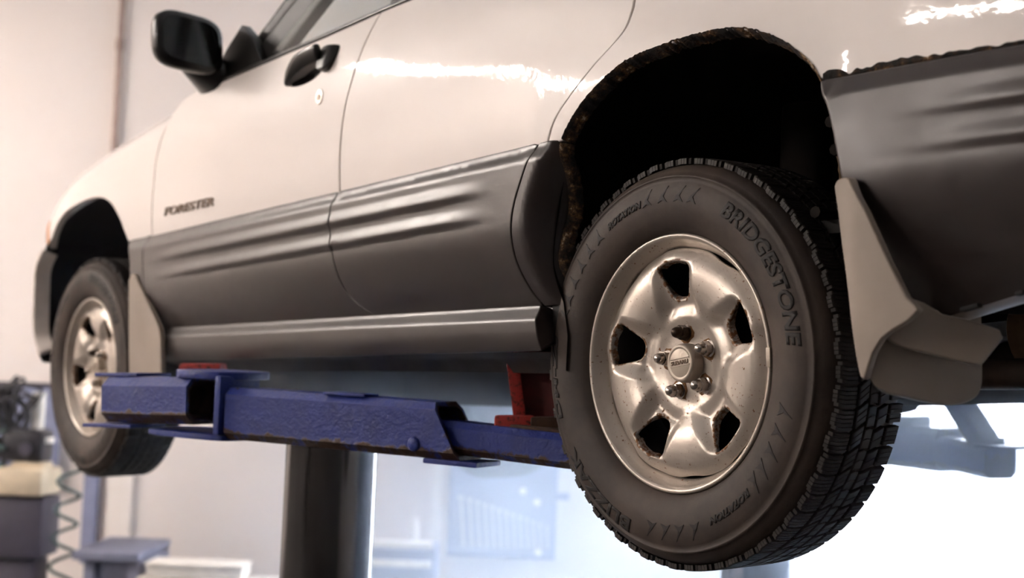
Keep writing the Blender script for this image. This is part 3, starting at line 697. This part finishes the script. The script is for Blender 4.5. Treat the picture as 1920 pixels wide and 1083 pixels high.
def tread_mesh():
    N = 60; V = []; Fc = []
    def top_r(y):
        q = abs(y-.085); return .3305-.05*max(0, q-.045)**1.5*4.2-.0004
    def block(poly, floor=.3195, ch=.0012):
        # poly: (phi-arc length s at r=.33, y) ; extruded block with a chamfered top
        c = np.mean(poly, 0); b0 = len(V); k = len(poly)
        for lvl in range(3):
            for s, y in poly:
                if lvl == 2: s2, y2 = c[0]+(s-c[0])*(1-2*ch/.02), c[1]+(y-c[1])*(1-2*ch/.02)
                else: s2, y2 = s, y
                r = top_r(y2); r = min(floor, r-.004) if lvl == 0 else r-(ch if lvl == 1 else 0)
                a = s2/.33; V.append((r*math.cos(a), y2, r*math.sin(a)))
        for l in range(2):
            for i in range(k):
                j = (i+1) % k; Fc.append((b0+l*k+i, b0+l*k+j, b0+(l+1)*k+j, b0+(l+1)*k+i))
        Fc.append(tuple(b0+2*k+i for i in range(k)))
    P = 2*math.pi*.33/N
    for i in range(N):
        s0 = i*P
        # outer shoulder: lugs cut by sipes, edges bowed
        nb = 5; g_ = .0034
        for k in range(nb):
            a, b = s0+g_/2+(P-g_)*k/nb+.0004, s0+g_/2+(P-g_)*(k+1)/nb-.0004
            yo = .0095+(.004 if k in (0, nb-1) else 0)+(.003 if i % 2 else 0)
            bw = .0025
            block([(a+bw, yo), (a, .028), (a+.0005, .051), (b+.0005, .051), (b, .028), (b+bw, yo)])
        # second row: slanted blocks with a diagonal slash groove
        sl = .013
        for k in range(3):
            a, b = s0+.0045+(P-.0055)*k/3+.0003, s0+.0045+(P-.0055)*(k+1)/3-.0003
            block([(a, .0565+(.002 if k == 0 else 0)), (a+sl*.55, .0685), (a+sl, .0785), (b+sl, .0785), (b+sl*.55, .0685), (b, .0565)])
        # centre rib
        for k in range(2):
            a, b = s0+.002+(P-.003)*k/2+.0003, s0+.002+(P-.003)*(k+1)/2-.0003
            block([(a+.004, .0815), (a+.007, .0905), (a+.006, .0995), (b+.006, .0995), (b+.007, .0905), (b+.004, .0815)])
        # rounded inner blocks
        for k in range(2):
            a, b = s0+.003+(P-.0065)*k/2+.0003, s0+.003+(P-.0065)*(k+1)/2-.0003
            block([(a+.002, .1035), (a+.006, .115), (a+.011, .1245), (b+.011, .1245), (b+.0065, .1150), (b+.002, .1035)])
        for k in range(4):
            a, b = s0+.012+(P-.006)*k/4+.0004, s0+.012+(P-.006)*(k+1)/4-.0004
            block([(a, .1305), (a+.001, .145), (a+.001, .1605), (b+.001, .1605), (b+.001, .145), (b, .1305)])
    return V, Fc
def arc_text(name, s, size, r0, a_deg, parent, width, mat=M['letter'], cw=True, **kw):
    a0 = math.radians(a_deg)
    def fn(u, v, w):
        r = r0+v; a = a0-u/(r0+size*.35); return (r*math.cos(a), side_y(r)-w, r*math.sin(a))
    return raised_text(name, s, size, fn, mat, parent, .0011, width=width, cuts=2, **kw)
def wedge_marks(parent):
    def wedge(a_deg, r0, r1, lean, wide):
        bm = bmesh.new()
        a = math.radians(a_deg); pts = []
        for u, v in ((0, 0), (.45, .12), (1.0, .0), (.62, .38), (lean, 1.0), (.34, .40)):
            r = r0+(r1-r0)*v; th = a-(u-.5)*wide/r0; pts.append((r, th))
        top = [bm.verts.new((r*math.cos(t), side_y(r)-.0011, r*math.sin(t))) for r, t in pts]; bot = [bm.verts.new((r*math.cos(t), side_y(r)+.001, r*math.sin(t))) for r, t in pts]
        bm.faces.new(top)
        for i in range(6): j = (i+1) % 6; bm.faces.new((top[i], bot[i], bot[j], top[j]))
        bmesh.ops.recalc_face_normals(bm, faces=bm.faces[:]); bm_obj('sidewall_mark', bm, M['letter'], parent)
    for a in (99, 91, 83, 76.5): wedge(a, .257, .283, 1.05, .021)
    for a in (127, 134, 141, 148, 155, 161): wedge(a, .256, .283, .55, .020)
    for a in (-16, -23.4, -30.5, -37.2, -43): wedge(a, .246, .276, .8, .020)
    for a in (-76, -83.5, -90.5, -97.5): wedge(a, .255, .281, .95, .021)
def make_wheel():
    prof = [(.1840, .0330), (.1855, .0270), (.1885, .0215), (.1930, .0150), (.1965, .0085), (.1985, .0035), (.2015, .0000), (.2050, -.0012), (.2073, .0005), (.2080, .0040), (.2070, .0120), (.1990, .0140), (.1960, .0200), (.1900, .0300), (.1860, .0360)]
    V, Fc = lathe(prof, 128, True)
    ring = np.array([math.exp(-abs(r-.2065)/.0022)*.9+(.45 if y > .03 else 0) for r, y in prof]*128)
    w = mesh_obj('wheel', V, Fc, M['silver'], car, attr={'edge': ring})
    w.data.set_sharp_from_angle(angle=math.radians(60))
    V, Fc = lathe([(.1840, .0345), (.1870, .0340), (.1760, .0450), (.1720, .0900), (.1860, .1200), (.1930, .1550), (.2010, .1640), (.2075, .1690), (.2070, .1710), (.2000, .1680), (.1900, .1580), (.1800, .1200), (.1660, .0900), (.1680, .0500), (.1780, .0400)], 96, True)
    mesh_obj('rim_barrel', V, Fc, M['grime_and_dark'], w).data.set_sharp_from_angle(angle=math.radians(60))  # barrel coloured dark so the rim windows read black inside
    out = []
    k = 2*math.pi/5
    for i in range(240):
        th = 2*math.pi*i/240; d = ((th-WA)+k/2) % k-k/2
        r = .1835-.0050*math.exp(-((abs(d)-k/2)/.16)**2)           # the disc pulls away from the rim at each spoke end
        out.append((r*math.cos(th), r*math.sin(th)))
    panel('rim_disc', out, lambda x, z: (x, disc_y(x, z), z), M['silver'], w, .0042, .0042, .0042, holes=[window_poly(WA+k*i) for i in range(5)], e=.0035, depth=.013, edge=.0045)
    V, Fc = lathe([(.145, .075), (.150, .120), (.07, .130), (.05, .060), (.145, .075)], 48); mesh_obj('brake_drum', V, Fc, M['liner'], w)
    V, Fc = lathe(tyre_prof(), 160); mesh_obj('tyre', V, Fc, M['rubber'], w)
    V, Fc = tread_mesh(); o = mesh_obj('tread', V, Fc, M['tread'], w, smooth=False)
    # centre cap with its band and lettering
    V, Fc = lathe([(.0320, .0380), (.0315, .0200), (.0305, .0165), (.0290, .0142), (.0265, .0132), (.0240, .0137), (.0232, .0145), (.0225, .0141), (.0, .0137)], 64)
    mesh_obj('centre_cap', V, Fc, M['cap'], w)
    rt = Matrix.Rotation(-math.radians(8), 3, 'Y')
    bm = bmesh.new()
    for z in (.0072, -.0045): bm_box(bm, rt @ Vector((0, .0135, z)), (.0445, .0018, .0009), rt)
    bm_obj('cap_band', bm, M['cap'], w)
    raised_text('cap_lettering', 'SUBARU', .0092, lambda u, v, q: tuple(rt @ Vector((-.0195+u, .0137-q, -.0022+v))), M['badge'], w, .0007, width=.039, offset=.0003)
    for i in range(5):
        a = math.radians(27+72*i); cx, cz = .050*math.cos(a), .050*math.sin(a); dark = i == 1
        rings = []
        def hexr(r, y, n=6, rot=0): return [(cx+r*math.cos(rot+2*math.pi*q/12), y, cz+r*math.sin(rot+2*math.pi*q/12)) for q in range(12)]
        def hx(R_, y): return [(cx+R_*math.cos(2*math.pi*q/12+a)*(1 if q % 2 == 0 else .866*1.0), y, cz+R_*math.sin(2*math.pi*q/12+a)*(1 if q % 2 == 0 else .866*1.0)) for q in range(12)]
        rings = [hexr(.0140, .0375), hexr(.0140, .0345), hx(.0122, .0335), hx(.0122, .0205), hexr(.0098, .0190), hexr(.0092, .0140), hexr(.0078, .0100), hexr(.0050, .0072), hexr(.0017, .0062)]
        V, Fc = loft(rings); n = mesh_obj('lug_nut', V, [f[::-1] for f in Fc], M['nutdark'] if dark else M['chrome'], w); n.data.set_sharp_from_angle(angle=math.radians(35))
        rings = [[(cx+r*math.cos(q*math.pi/8)*(1+.12*math.sin(3*q+i)), y, cz+r*math.sin(q*math.pi/8)*(1+.12*math.cos(2*q+i)))for q in range(16)] for r, y in ((.0185, .0368), (.0175, .0352), (.011, .0348))]
        V, Fc = loft(rings, True, False); mesh_obj('nut_seat', V, [f[::-1] for f in Fc], M['nutrust'], w)
    bm = bmesh.new(); a = math.radians(2); bm_box(bm, (.2065*math.cos(a), .0005, .2065*math.sin(a)), (.008, .011, .03), Matrix.Rotation(-a, 3, 'Y'), .002); bm_obj('balance_weight', bm, M['cap'], w, angle=40)
    arc_text('maker_lettering', 'BRIDGESTONE', .034, .2575, 61.5, w, .268, offset=.0013, shear=.18)
    arc_text('rotation_lettering', 'ROTATION', .015, .2590, 121, w, .088, offset=.0009, shear=.2)
    arc_text('rotation_lettering', 'ROTATION', .015, .2560, -47, w, .098, offset=.0009, shear=.2)
    arc_text('tread_lettering', 'BLIZZAK', .033, .2680, -108, w, .195, offset=.0013, shear=.1)
    arc_text('size_lettering', 'DM-Z3', .026, .2740, -160, w, .148, offset=.0006, shear=.1)
    wedge_marks(w)
    return w
wheel = make_wheel()
def copy_tree(o, parent):
    c = o.copy(); COL.objects.link(c); c.parent = parent
    for ch in o.children:
        q = ch.copy(); COL.objects.link(q); q.parent = c
    return c
for loc, rz, ry in (((-2.525, .0, .002), .012, .9), ((0, 2*YC, 0), math.pi, 0), ((-2.525, 2*YC, -.065), math.pi, .4)):
    c = copy_tree(wheel, car); c.location = loc; c.rotation_euler = (0, ry, rz)
    if rz != math.pi: c.rotation_euler = (Matrix.Rotation(rz, 3, 'Z') @ Matrix.Rotation(math.radians(-22), 3, 'Y')).to_euler()

# ------------------------------------------------------------------ underbody
ub = box('floor_pan', (-.95, YC, .075), (2.0, 1.30, .05), M['under'], car, bev=.02)
box('floor_pan', (.55, YC, .16), (.9, 1.25, .08), M['under'], car, bev=.03)
box('transmission_tunnel', (-1.25, YC, .02), (1.5, .26, .13), M['under'], car, bev=.04, seg=3)
box('engine_cover', (-2.55, YC, .10), (.9, .75, .22), M['under'], car, bev=.05, seg=3)
box('fuel_tank', (-.30, YC+.1, .0), (.5, .8, .16), M['under'], car, bev=.04, seg=3)
box('heat_shield', (-1.25, YC+.05, -.045), (1.9, .40, .12), M['under'], car, bev=.04, seg=3)
box('skid_tray', (-2.2, YC, -.03), (.8, .8, .12), M['under'], car, bev=.04, seg=3)
box('cross_member', (-2.0, YC, .015), (.12, 1.15, .07), M['under'], car, bev=.02)
box('cross_member', (-.12, YC, .06), (.14, 1.10, .08), M['under'], car, bev=.02)
tube('exhaust_pipe', catmull([(-2.2, YC+.05, -.03), (-1.4, YC+.02, -.045), (-.5, YC+.15, -.045), (.05, YC+.05, .02), (.28, .60, .04)], 6), .028, M['exhaust'], car, 12)
tube('drive_shaft', [(-1.0, YC, -.03), (0, YC, .0)], .035, M['under'], car, 12)
mf = []
for x, r in ((.30, .02), (.305, .075), (.318, .088), (.325, .086), (.33, .083), (.78, .083), (.785, .088), (.795, .075), (.80, .02)):
    mf.append([(x, .56+1.45*r*math.cos(2*math.pi*k/28), .055+r*math.sin(2*math.pi*k/28)) for k in range(28)])
V, Fc = loft(mf); mesh_obj('muffler', V, Fc, M['muffler'], car).data.set_sharp_from_angle(angle=math.radians(50))
for s in (0, 1):
    y = lambda q: q if s == 0 else 2*YC-q
    tube('trailing_arm', [(-.45, y(.22), .02), (-.05, y(.24), -.02), (.02, y(.26), -.03)], .022, M['under'], car, 10)
    tube('lateral_link', catmull([(.02, y(.20), -.005), (.25, y(.29), -.018), (.48, y(.36), -.016), (.62, y(.42), -.012)], 4), .024, M['exhaust'], car, 12)
    tube('axle_shaft', [(0, y(.16), 0), (-.02, y(.62), .03)], .020, M['under'], car, 10)
    tube('control_arm', [(-2.525, y(.16), -.10), (-2.45, y(.55), -.01)], .022, M['under'], car, 10)
    tube('front_strut', [(-2.50, y(.24), -.05), (-2.47, y(.30), .45)], .045, M['linerF'], car, 12)

# ------------------------------------------------------------------ the lift
lift = tag(empty('car_lift', T), 'blue chipped vehicle lift arm set with polished steel piston under the white car', 'car lift')
UPc = Vector((.0193, .0376, .9991)).normalized()
def beam(name, p0, p1, w, h, mat, parent, ch=.012, hollow=False, cut0=0.0, cut1=0.0, wall=.009, n=14, up=(0, 0, 1)):
    """chamfered box tube from p0 to p1; cut0/cut1 skew its ends along the axis (top further back than bottom)."""
    p0, p1 = Vector(p0), Vector(p1); fr = frame_from(p1-p0, up); L = (p1-p0).length
    def prof(o):
        a, b, c = w/2-o, h/2-o, max(.001, ch-o*.5)
        return [(-a+c, -b), (a-c, -b), (a, -b+c), (a, -b+c+.014), (a, b-c), (a-c, b), (-a+c, b), (-a, b-c), (-a, -b+c+.014), (-a, -b+c)]
    P = prof(0); rings = []; wear = []
    for i in range(n+1):
        t = i/n; rr = []
        for y, z in P:
            x = t*L; k = z/h+.5
            x += (1-t)*cut0*k-t*cut1*k
            rr.append(p0+fr @ Vector((x, y, z)))
            wear.append((1.0 if z < -h/2+ch+.002 else (.35 if z > h*.45 else .0))+(.4 if i in (0, n) else 0))
        rings.append(rr)
    if not hollow:
        V, Fc = loft(rings)
    else:
        Pi = prof(wall); inn = []
        for i in range(n+1):
            t = i/n; rr = []
            for y, z in Pi:
                x = t*L; k = z/h+.5; x += (1-t)*cut0*k-t*cut1*k
                rr.append(p0+fr @ Vector((x, y, z))); wear.append(1.0)
            inn.append(rr)
        V, Fc = loft(rings, True, False); V2, F2 = loft(inn, True, False); b = len(V); V += V2; Fc += [tuple(q+b for q in f)[::-1] for f in F2]
        k = 10
        for i0, rev in ((0, True), (n*k, False)):
            for j in range(k):
                a_, b_ = i0+j, i0+(j+1) % k; f = (a_, b_, b+b_, b+a_); Fc.append(f if not rev else f[::-1])
    o = mesh_obj(name, V, [f[::-1] for f in Fc], mat, parent, attr={'wear': wear}); o.data.set_sharp_from_angle(angle=math.radians(35)); return o
# piston
pc = Vector((-1.062, -.008, -.165))
rings = [[pc+UPc*z+Vector((r*math.cos(a), r*math.sin(a), 0)) for a in [2*math.pi*k/64 for k in range(64)]] for z, r in ((.012, .094), (.006, .0995), (0, .0995), (-.6, .0995), (-1.3, .0995))]
V, Fc = loft(rings); pis = mesh_obj('piston', V, [f[::-1] for f in Fc], M['steel'], lift); pis.data.set_sharp_from_angle(angle=math.radians(40))
box('piston_head', (-1.055, -.01, -.125), (.30, .15, .07), M['blue'], lift, rot=Matrix.Rotation(.38, 3, 'Z'), bev=.01)
# main telescoping arm towards the rear pad
a0, a1 = Vector((-1.074, -.223, -.0990)), Vector((-.545, -.004, -.1275)); dm = (a1-a0).normalized()
arm = beam('outer_arm', a0, a1, .100, .107, M['blue'], lift, .014, True, 0, .062)
fm = frame_from(dm)
box('arm_foot_plate', a1-dm*.02+fm @ Vector((0, 0, -.058)), (.12, .09, .010), M['blue'], arm, rot=fm, bev=.003)
box('arm_top_plate', a0+dm*.30+fm @ Vector((0, .02, .056)), (.10, .05, .006), M['blue'], arm, rot=fm, bev=.002)
V, Fc = lathe([(.0, -.006), (.010, -.005), (.014, 0), (.014, .004)], 16)
rv = mesh_obj('rivet', V, Fc, M['blue'], arm); rv.matrix_local = Matrix.Translation(a0+dm*.475+fm @ Vector((0, .051, -.028))) @ (fm @ Matrix.Rotation(math.pi, 3, 'Z')).to_4x4()
i0, i1 = a1-dm*.16+Vector((0, 0, -.008)), Vector((-.335, .098, -.160)); di = (i1-i0).normalized(); fi = frame_from(di)
inner = beam('inner_arm', i0, i1, .074, .062, M['blue'], lift, .012)
# front arm stub and its yoke
t0, t1 = Vector((-1.150, -.272, -.0745)), Vector((-1.408, -.354, -.074))
stub = beam('front_arm', t1, t0, .098, .100, M['blue'], lift, .020, True, 0, 0)
ft = frame_from(t1-t0)
beam('tube_liner', t1+(t0-t1)*.25, t1+(t0-t1)*.965, .078, .080, M['rustin'], stub, .014, True)
box('stop_block', t0+ft @ Vector((.012, -.040, .002)), (.02, .010, .036), M['rustin'], stub, rot=ft, bev=.002)
yk = prism('yoke', catmull([(-.085, -.075), (.03, -.085), (.058, -.05), (.06, .03), (.03, .085), (-.085, .07)], 4, True), -.009, .008, M['blue'], lift, .003, Matrix.Translation((-1.138, -.219, -.0195)) @ frame_from(dm).to_4x4())
prism('yoke_plate', catmull([(-.14, -.075), (.05, -.085), (.085, -.05), (.09, .03), (.05, .085), (-.14, .07)], 4, True), -.006, .006, M['blue'], yk, .003, Matrix.Translation((-1.160, -.228, -.1475)) @ frame_from(dm).to_4x4())
box('yoke_web', Vector((-1.086, -.226, -.083)), (.016, .125, .122), M['blue'], yk, rot=frame_from(dm), bev=.004)
prism('stub_plate', [(-.07, -.05), (.07, -.05), (.07, .03), (-.07, .05)], -.004, .004, M['blue'], yk, .002, Matrix.Translation((-1.39, -.33, -.0195)) @ ft.to_4x4())
prism('stub_plate', [(-.07, -.05), (.09, -.05), (.09, .03), (-.07, .05)], -.004, .004, M['blue'], yk, .002, Matrix.Translation((-1.37, -.35, -.131)) @ ft.to_4x4())
# red adapters
rp = box('pad_base', (-.492, .056, -.112), (.075, .06, .032), M['red'], lift, rot=frame_from((.61, .79, 0)), bev=.006)
fr_ = frame_from((.55, .83, 0))
prism('pad_plate', [(-.012, -.105), (.012, -.105), (-.006, .032), (-.030, .032)], -.02, .004, M['red'], rp, .002, Matrix(((.605, .797, 0, -.512), (.797, -.605, 0, .085), (0, 0, 1, 0), (0, 0, 0, 1))) @ Matrix(((1, 0, 0, 0), (0, 0, -1, 0), (0, 1, 0, 0), (0, 0, 0, 1))))
prism('pad_side', [(-.02, -.10), (.15, -.10), (.15, .035), (-.035, .035)], 0, .008, M['redshade'], rp, .002, Matrix(((.75, .66, 0, -.497), (.66, -.75, 0, .108), (0, 0, 1, 0), (0, 0, 0, 1))) @ Matrix(((1, 0, 0, 0), (0, 0, -1, 0), (0, 1, 0, 0), (0, 0, 0, 1))))
box('pad_block', (-.43, .11, -.113), (.10, .05, .030), M['rustin'], rp, rot=frame_from((.61, .79, 0)), bev=.004)
box('pad_rail', (-.40, .075, -.122), (.16, .04, .008), M['rustin'], rp, rot=fi, bev=.002)
box('front_pad', (-1.52, -.10, -.006), (.10, .09, .026), M['red'], lift, rot=frame_from((.6, .8, 0)), bev=.008)
# the lift's far side: piston, arms and adapter
pc2 = Vector((-1.17, 1.46, -.20))
rings = [[pc2+UPc*z+Vector((r*math.cos(a), r*math.sin(a), 0)) for a in [2*math.pi*k/48 for k in range(48)]] for z, r in ((.012, .094), (.0, .0995), (-1.32, .0995))]
V, Fc = loft(rings); mesh_obj('piston', V, [f[::-1] for f in Fc], M['steel'], lift).data.set_sharp_from_angle(angle=math.radians(40))
beam('outer_arm', (-1.15, 1.52, -.185), (-.50, 1.42, -.205), .10, .105, M['blue'], lift, .014)
fa = beam('inner_arm', (-.62, 1.46, -.20), (-.30, 1.33, -.222), .085, .075, M['blue'], lift, .012)
box('arm_block', (-.66, 1.44, -.150), (.12, .08, .05), M['blue'], fa, bev=.006)
beam('pad_post', (-.355, 1.37, -.20), (-.45, 1.32, -.02), .07, .045, M['blue'], lift, .008, up=(1, 0, 0))
tube('pad_bolt', [(-.335, 1.36, -.19), (-.315, 1.37, -.19)], .022, M['blue'], fa, 12)
box('arm_tip', (-.27, 1.315, -.185), (.12, .09, .006), M['blue'], fa, bev=.002)
beam('outer_arm', (-1.19, 1.52, -.185), (-1.90, 1.42, -.20), .10, .105, M['blue'], lift, .014)

# ------------------------------------------------------------------ things along the back wall (room frame: a, b, h)
def rthing(name, a, b, h, label, cat, group=None):
    return tag(empty(name, ROOM @ Matrix.Translation((a, b, h))), label, cat, group)
def rbox(name, c, s, mat, parent, bev=.006, rot=None): return box(name, c, s, mat, parent, rot=rot, bev=bev)
cp_ = rthing('conduit', -2.138, B1-.03, 1.7, 'thin vertical taupe conduit pipe running up the back wall', 'pipe')
tube('pipe', [(0, 0, -.3), (0, 0, 2.25)], .016, M['conduit'], cp_, 10)
for h in (1.46, .4, 2.1): tube('coupling', [(0, 0, h-.03), (0, 0, h+.03)], .023, M['conduit'], cp_, 10)
# hydraulic tool station
st = rthing('air_tool_station', -2.205, 6.6, 0, 'dark grey service machine with cream tray and white upright by the wall', 'machine')
rbox('cabinet', (0, 0, .71), (.265, .26, .27), M['boxdark'], st, .012)
rbox('tray', (.01, -.01, .915), (.245, .30, .125), M['yellow'], st, .03)
rbox('rim', (.03, 0, .985), (.15, .16, .03), M['yellow'], st, .012)
rbox('motor', (.0, .02, 1.075), (.19, .18, .15), M['motor'], st, .03)
tube('dial', [(.02, -.09, 1.06), (.02, -.075, 1.06)], .03, M['boxdark'], st, 14)
rbox('upright', (.035, .02, 1.21), (.05, .06, .22), M['whiteplas'], st, .008)
rbox('foot', (.07, .0, 1.10), (.09, .08, .025), M['whiteplas'], st, .006)
rbox('stand', (0, 0, .28), (.20, .20, .56), M['boxdark'], st, .01)
for k in range(9):
    q = [(-.05+random.uniform(-.04, .06), -.02, 1.10), (-.10+random.uniform(-.08, .06), -.06, 1.25+random.uniform(-.05, .1)), (-.02+random.uniform(-.12, .1), -.05, 1.33+random.uniform(-.05, .06)), (random.uniform(-.15, .05), -.03, 1.20), (random.uniform(-.2, -.06), 0, .95+random.uniform(-.1, .1))]
    tube('cable', catmull(q, 6), .008, M['cable'], st, 6)
pts = []
for i in range(130):
    t = i/129; a = t*2*math.pi*5.6; pts.append((.145+.052*math.cos(a)-.03*t, -.05+.05*math.sin(a), .99-.72*t))
hs = rthing('coiled_hose', -2.125, 6.6, 0, 'dark green coiled air hose hanging right of the service machine', 'hose')
tube('coil', pts, .0085, M['hose'], hs, 8)
hs2 = rthing('coiled_hose', -2.33, 6.5, 0, 'dark coiled air hose hanging at the left picture edge', 'hose')
tube('coil', [(.0+.05*math.cos(i*.3), .05*math.sin(i*.3), 1.15-.004*i) for i in range(120)], .0085, M['hose'], hs2, 8)
pb = rthing('wall_board', -2.65, 7.44, 1.1, 'blue grey board fixed to the wall behind the service machine', 'board')
rbox('panel', (0, 0, -.02), (.66, .03, .50), M['peg'], pb, .005); rbox('edge_strip', (0, -.012, .24), (.68, .02, .025), M['boxdark'], pb, .003)
# bench with white drawer boxes
bn = rthing('work_bench', -1.765, 6.75, 0, 'slate grey work bench standing against the back wall', 'bench')
rbox('top', (-.02, .05, .595), (.30, .62, .04), M['bench'], bn); rbox('carcass', (0, .08, .29), (.26, .54, .56), M['bench'], bn)
for x in (-.10, .10): rbox('leg', (x, -.2, .28), (.05, .05, .56), M['bench'], bn)
def drawer_box(a, b, h, w, hh, label):
    e = rthing('storage_box', a, b, h, label, 'box', 'white storage boxes'); rbox('body', (0, 0, hh/2), (w, .22, hh), M['whiteplas'], e, .006); rbox('lid', (0, -.004, hh+.006), (w+.012, .235, .012), M['whiteplas'], e, .004); return e
drawer_box(-1.37, 6.55, .520, .43, .052, 'long white storage box above a wider one, left of the steel piston')
drawer_box(-1.32, 6.55, .465, .60, .038, 'wide white storage box at the lower picture edge')
sr = rthing('shelf_rack', -1.32, 6.62, 0, 'low slate grey rack under the white storage boxes', 'rack')
rbox('shelf', (0, 0, .445), (.58, .45, .03), M['bench'], sr)
for x in (-.26, .26):
    for y in (-.19, .19): rbox('leg', (x, y, .215), (.04, .04, .43), M['bench'], sr)
rs = rthing('tool_trolley', -.50, 6.95, 0, 'pale blue tool trolley right of the steel piston with two white trays', 'trolley')
rbox('body', (0, .12, .33), (.38, .40, .62), M['board'], rs, .01)
for h in (.665, .575): rbox('tray', (.0, -.09, h), (.34, .10, .028), M['whiteplas'], rs, .006)
for x in (-.15, .15): tube('wheel', [(x-.02, 0, .04), (x+.02, 0, .04)], .04, M['motor'], rs, 16)
cn = rthing('canister', -.44, 7.2, .6415, 'small white canister on the tool trolley', 'canister')
V, Fc = lathe([(0, 0), (.024, 0), (.026, .01), (.026, .09), (.016, .105), (.016, .118), (0, .118)], 20); c_ = mesh_obj('bottle', [(x, z, y) for x, y, z in V], Fc, M['whiteplas'], cn)
po = rthing('wall_post', -.345, 7.42, 0, 'narrow white upright post fixed to the wall beside the wrench board', 'post')
rbox('upright', (0, 0, .85), (.05, .04, 1.7), M['whiteplas'], po, .006); rbox('foot', (0, -.02, .02), (.10, .08, .04), M['whiteplas'], po)
wbd = rthing('tool_board', 0.0, 7.44, .82, 'pale grey blue tool board on the back wall carrying the wrenches', 'board')
rbox('panel', (0, 0, .06), (.56, .03, .66), M['board'], wbd, .008); rbox('rail', (-.03, -.03, -.235), (.50, .03, .02), M['board'], wbd, .004); rbox('side_peg', (.30, -.03, .06), (.08, .03, .035), M['board'], wbd, .004)
def wrench_mesh(L, w):
    bm = bmesh.new()
    def slab(poly, t):
        vs = [bm.verts.new((x, -t/2, z)) for x, z in poly]; f = bm.faces.new(vs); r = bmesh.ops.extrude_face_region(bm, geom=[f]); bmesh.ops.translate(bm, vec=(0, t, 0), verts=[v for v in r['geom'] if isinstance(v, bmesh.types.BMVert)])
    j = w*1.25
    slab([(-w*.5, w*.8), (w*.5, w*.8), (w*.42, L-j), (j*.95, L-j*.3), (j*.9, L+j*.35), (j*.45, L+j*.65), (j*.4, L), (-j*.4, L), (-j*.45, L+j*.65), (-j*.9, L+j*.35), (-j*.95, L-j*.3), (-w*.42, L-j)], .008)
    ro, ri = w*.95, w*.5; n = 14
    for s in (-1, 1):
        rr = [[bm.verts.new((r*math.cos(2*math.pi*k/n), s*.006, r*math.sin(2*math.pi*k/n))) for k in range(n)] for r in (ro, ri)]
        for k in range(n): bm.faces.new((rr[0][k], rr[0][(k+1) % n], rr[1][(k+1) % n], rr[1][k]))
        if s == -1: prev = rr
        else:
            for q in range(2):
                for k in range(n): bm.faces.new((prev[q][k], prev[q][(k+1) % n], rr[q][(k+1) % n], rr[q][k]))
    bmesh.ops.recalc_face_normals(bm, faces=bm.faces[:]); return bm
ordn = ['first and longest', 'second', 'third', 'fourth', 'fifth', 'sixth', 'seventh', 'eighth', 'ninth', 'tenth', 'eleventh', 'twelfth', 'thirteenth and shortest']
NW = 13
for k in range(NW):
    t = k/(NW-1); a = -.195+.435*(t**.92); L = .245-.135*t; w = .0135-.006*t
    o = bm_obj('wrench', wrench_mesh(L, w), M['wrench']); o.matrix_world = ROOM @ Matrix.Translation((a, 7.405, .615)) @ Matrix.Rotation(-.10, 4, 'Y')
    tag(o, 'steel combination wrench hanging on the pale board, %s counted from the left' % ordn[k], 'wrench', 'wrenches on the tool board')
kn = [(.10, .90, 'oval white knob high on the tool board'), (.175, .845, 'bright round white knob right of the wrenches'), (.19, .59, 'white round knob below the shortest wrench')]
for a, h, lb in kn:
    e = rthing('knob', a, 7.4085, h, lb, 'knob', 'white knobs on the tool board')
    V, Fc = lathe([(0, -.03), (.014, -.028), (.019, -.018), (.017, -.008), (.009, 0), (.009, .015)], 16); mesh_obj('head', V, Fc, M['whiteplas'], e)

# ------------------------------------------------------------------ smoke drifting under and behind the car
bm = bmesh.new(); bm_box(bm, (1.45, 4.1, .80), (5.1, 3.4, 1.56)); sk = bm_obj('smoke', bm, M['wall']); sk.matrix_world = ROOM
m = NT('smoke'); m.t.nodes.remove(m.b); vs = m.n('ShaderNodeVolumePrincipled')
vs.inputs['Color'].default_value = (.78, .87, 1, 1); vs.inputs['Anisotropy'].default_value = .35
sep = m.n('ShaderNodeSeparateXYZ'); m.l(m.tc(), sep.inputs[0])
def ss(out, a, b):
    mr = m.n('ShaderNodeMapRange', interpolation_type='SMOOTHSTEP'); mr.inputs['From Min'].default_value = a; mr.inputs['From Max'].default_value = b; m.l(out, mr.inputs['Value']); return mr.outputs[0]
dens = m.math('MULTIPLY', m.math('MULTIPLY', ss(sep.outputs[0], -1.0, .1), ss(m.math('ADD', sep.outputs[1], m.math('MULTIPLY', ss(sep.outputs[0], .55, 1.1), .65)), 3.10, 3.55)), ss(sep.outputs[1], 5.7, 4.6))
dens = m.math('MULTIPLY', dens, ss(sep.outputs[2], 1.57, 1.38))
dens = m.math('MULTIPLY', dens, m.ramp(m.noise(1.6, 3), [(.30, .35), (.65, 1.0)]))
dens = m.math('MULTIPLY', dens, m.math('ADD', .75, m.math('MULTIPLY', ss(sep.outputs[0], .5, 1.3), .9)))
m.l(dens, vs.inputs['Density']); m.l(vs.outputs[0], m.out.inputs['Volume'])
sk.data.materials.clear(); sk.data.materials.append(m.m)
tag(sk, 'thin bluish smoke drifting under and behind the raised car', 'smoke', kind='stuff')
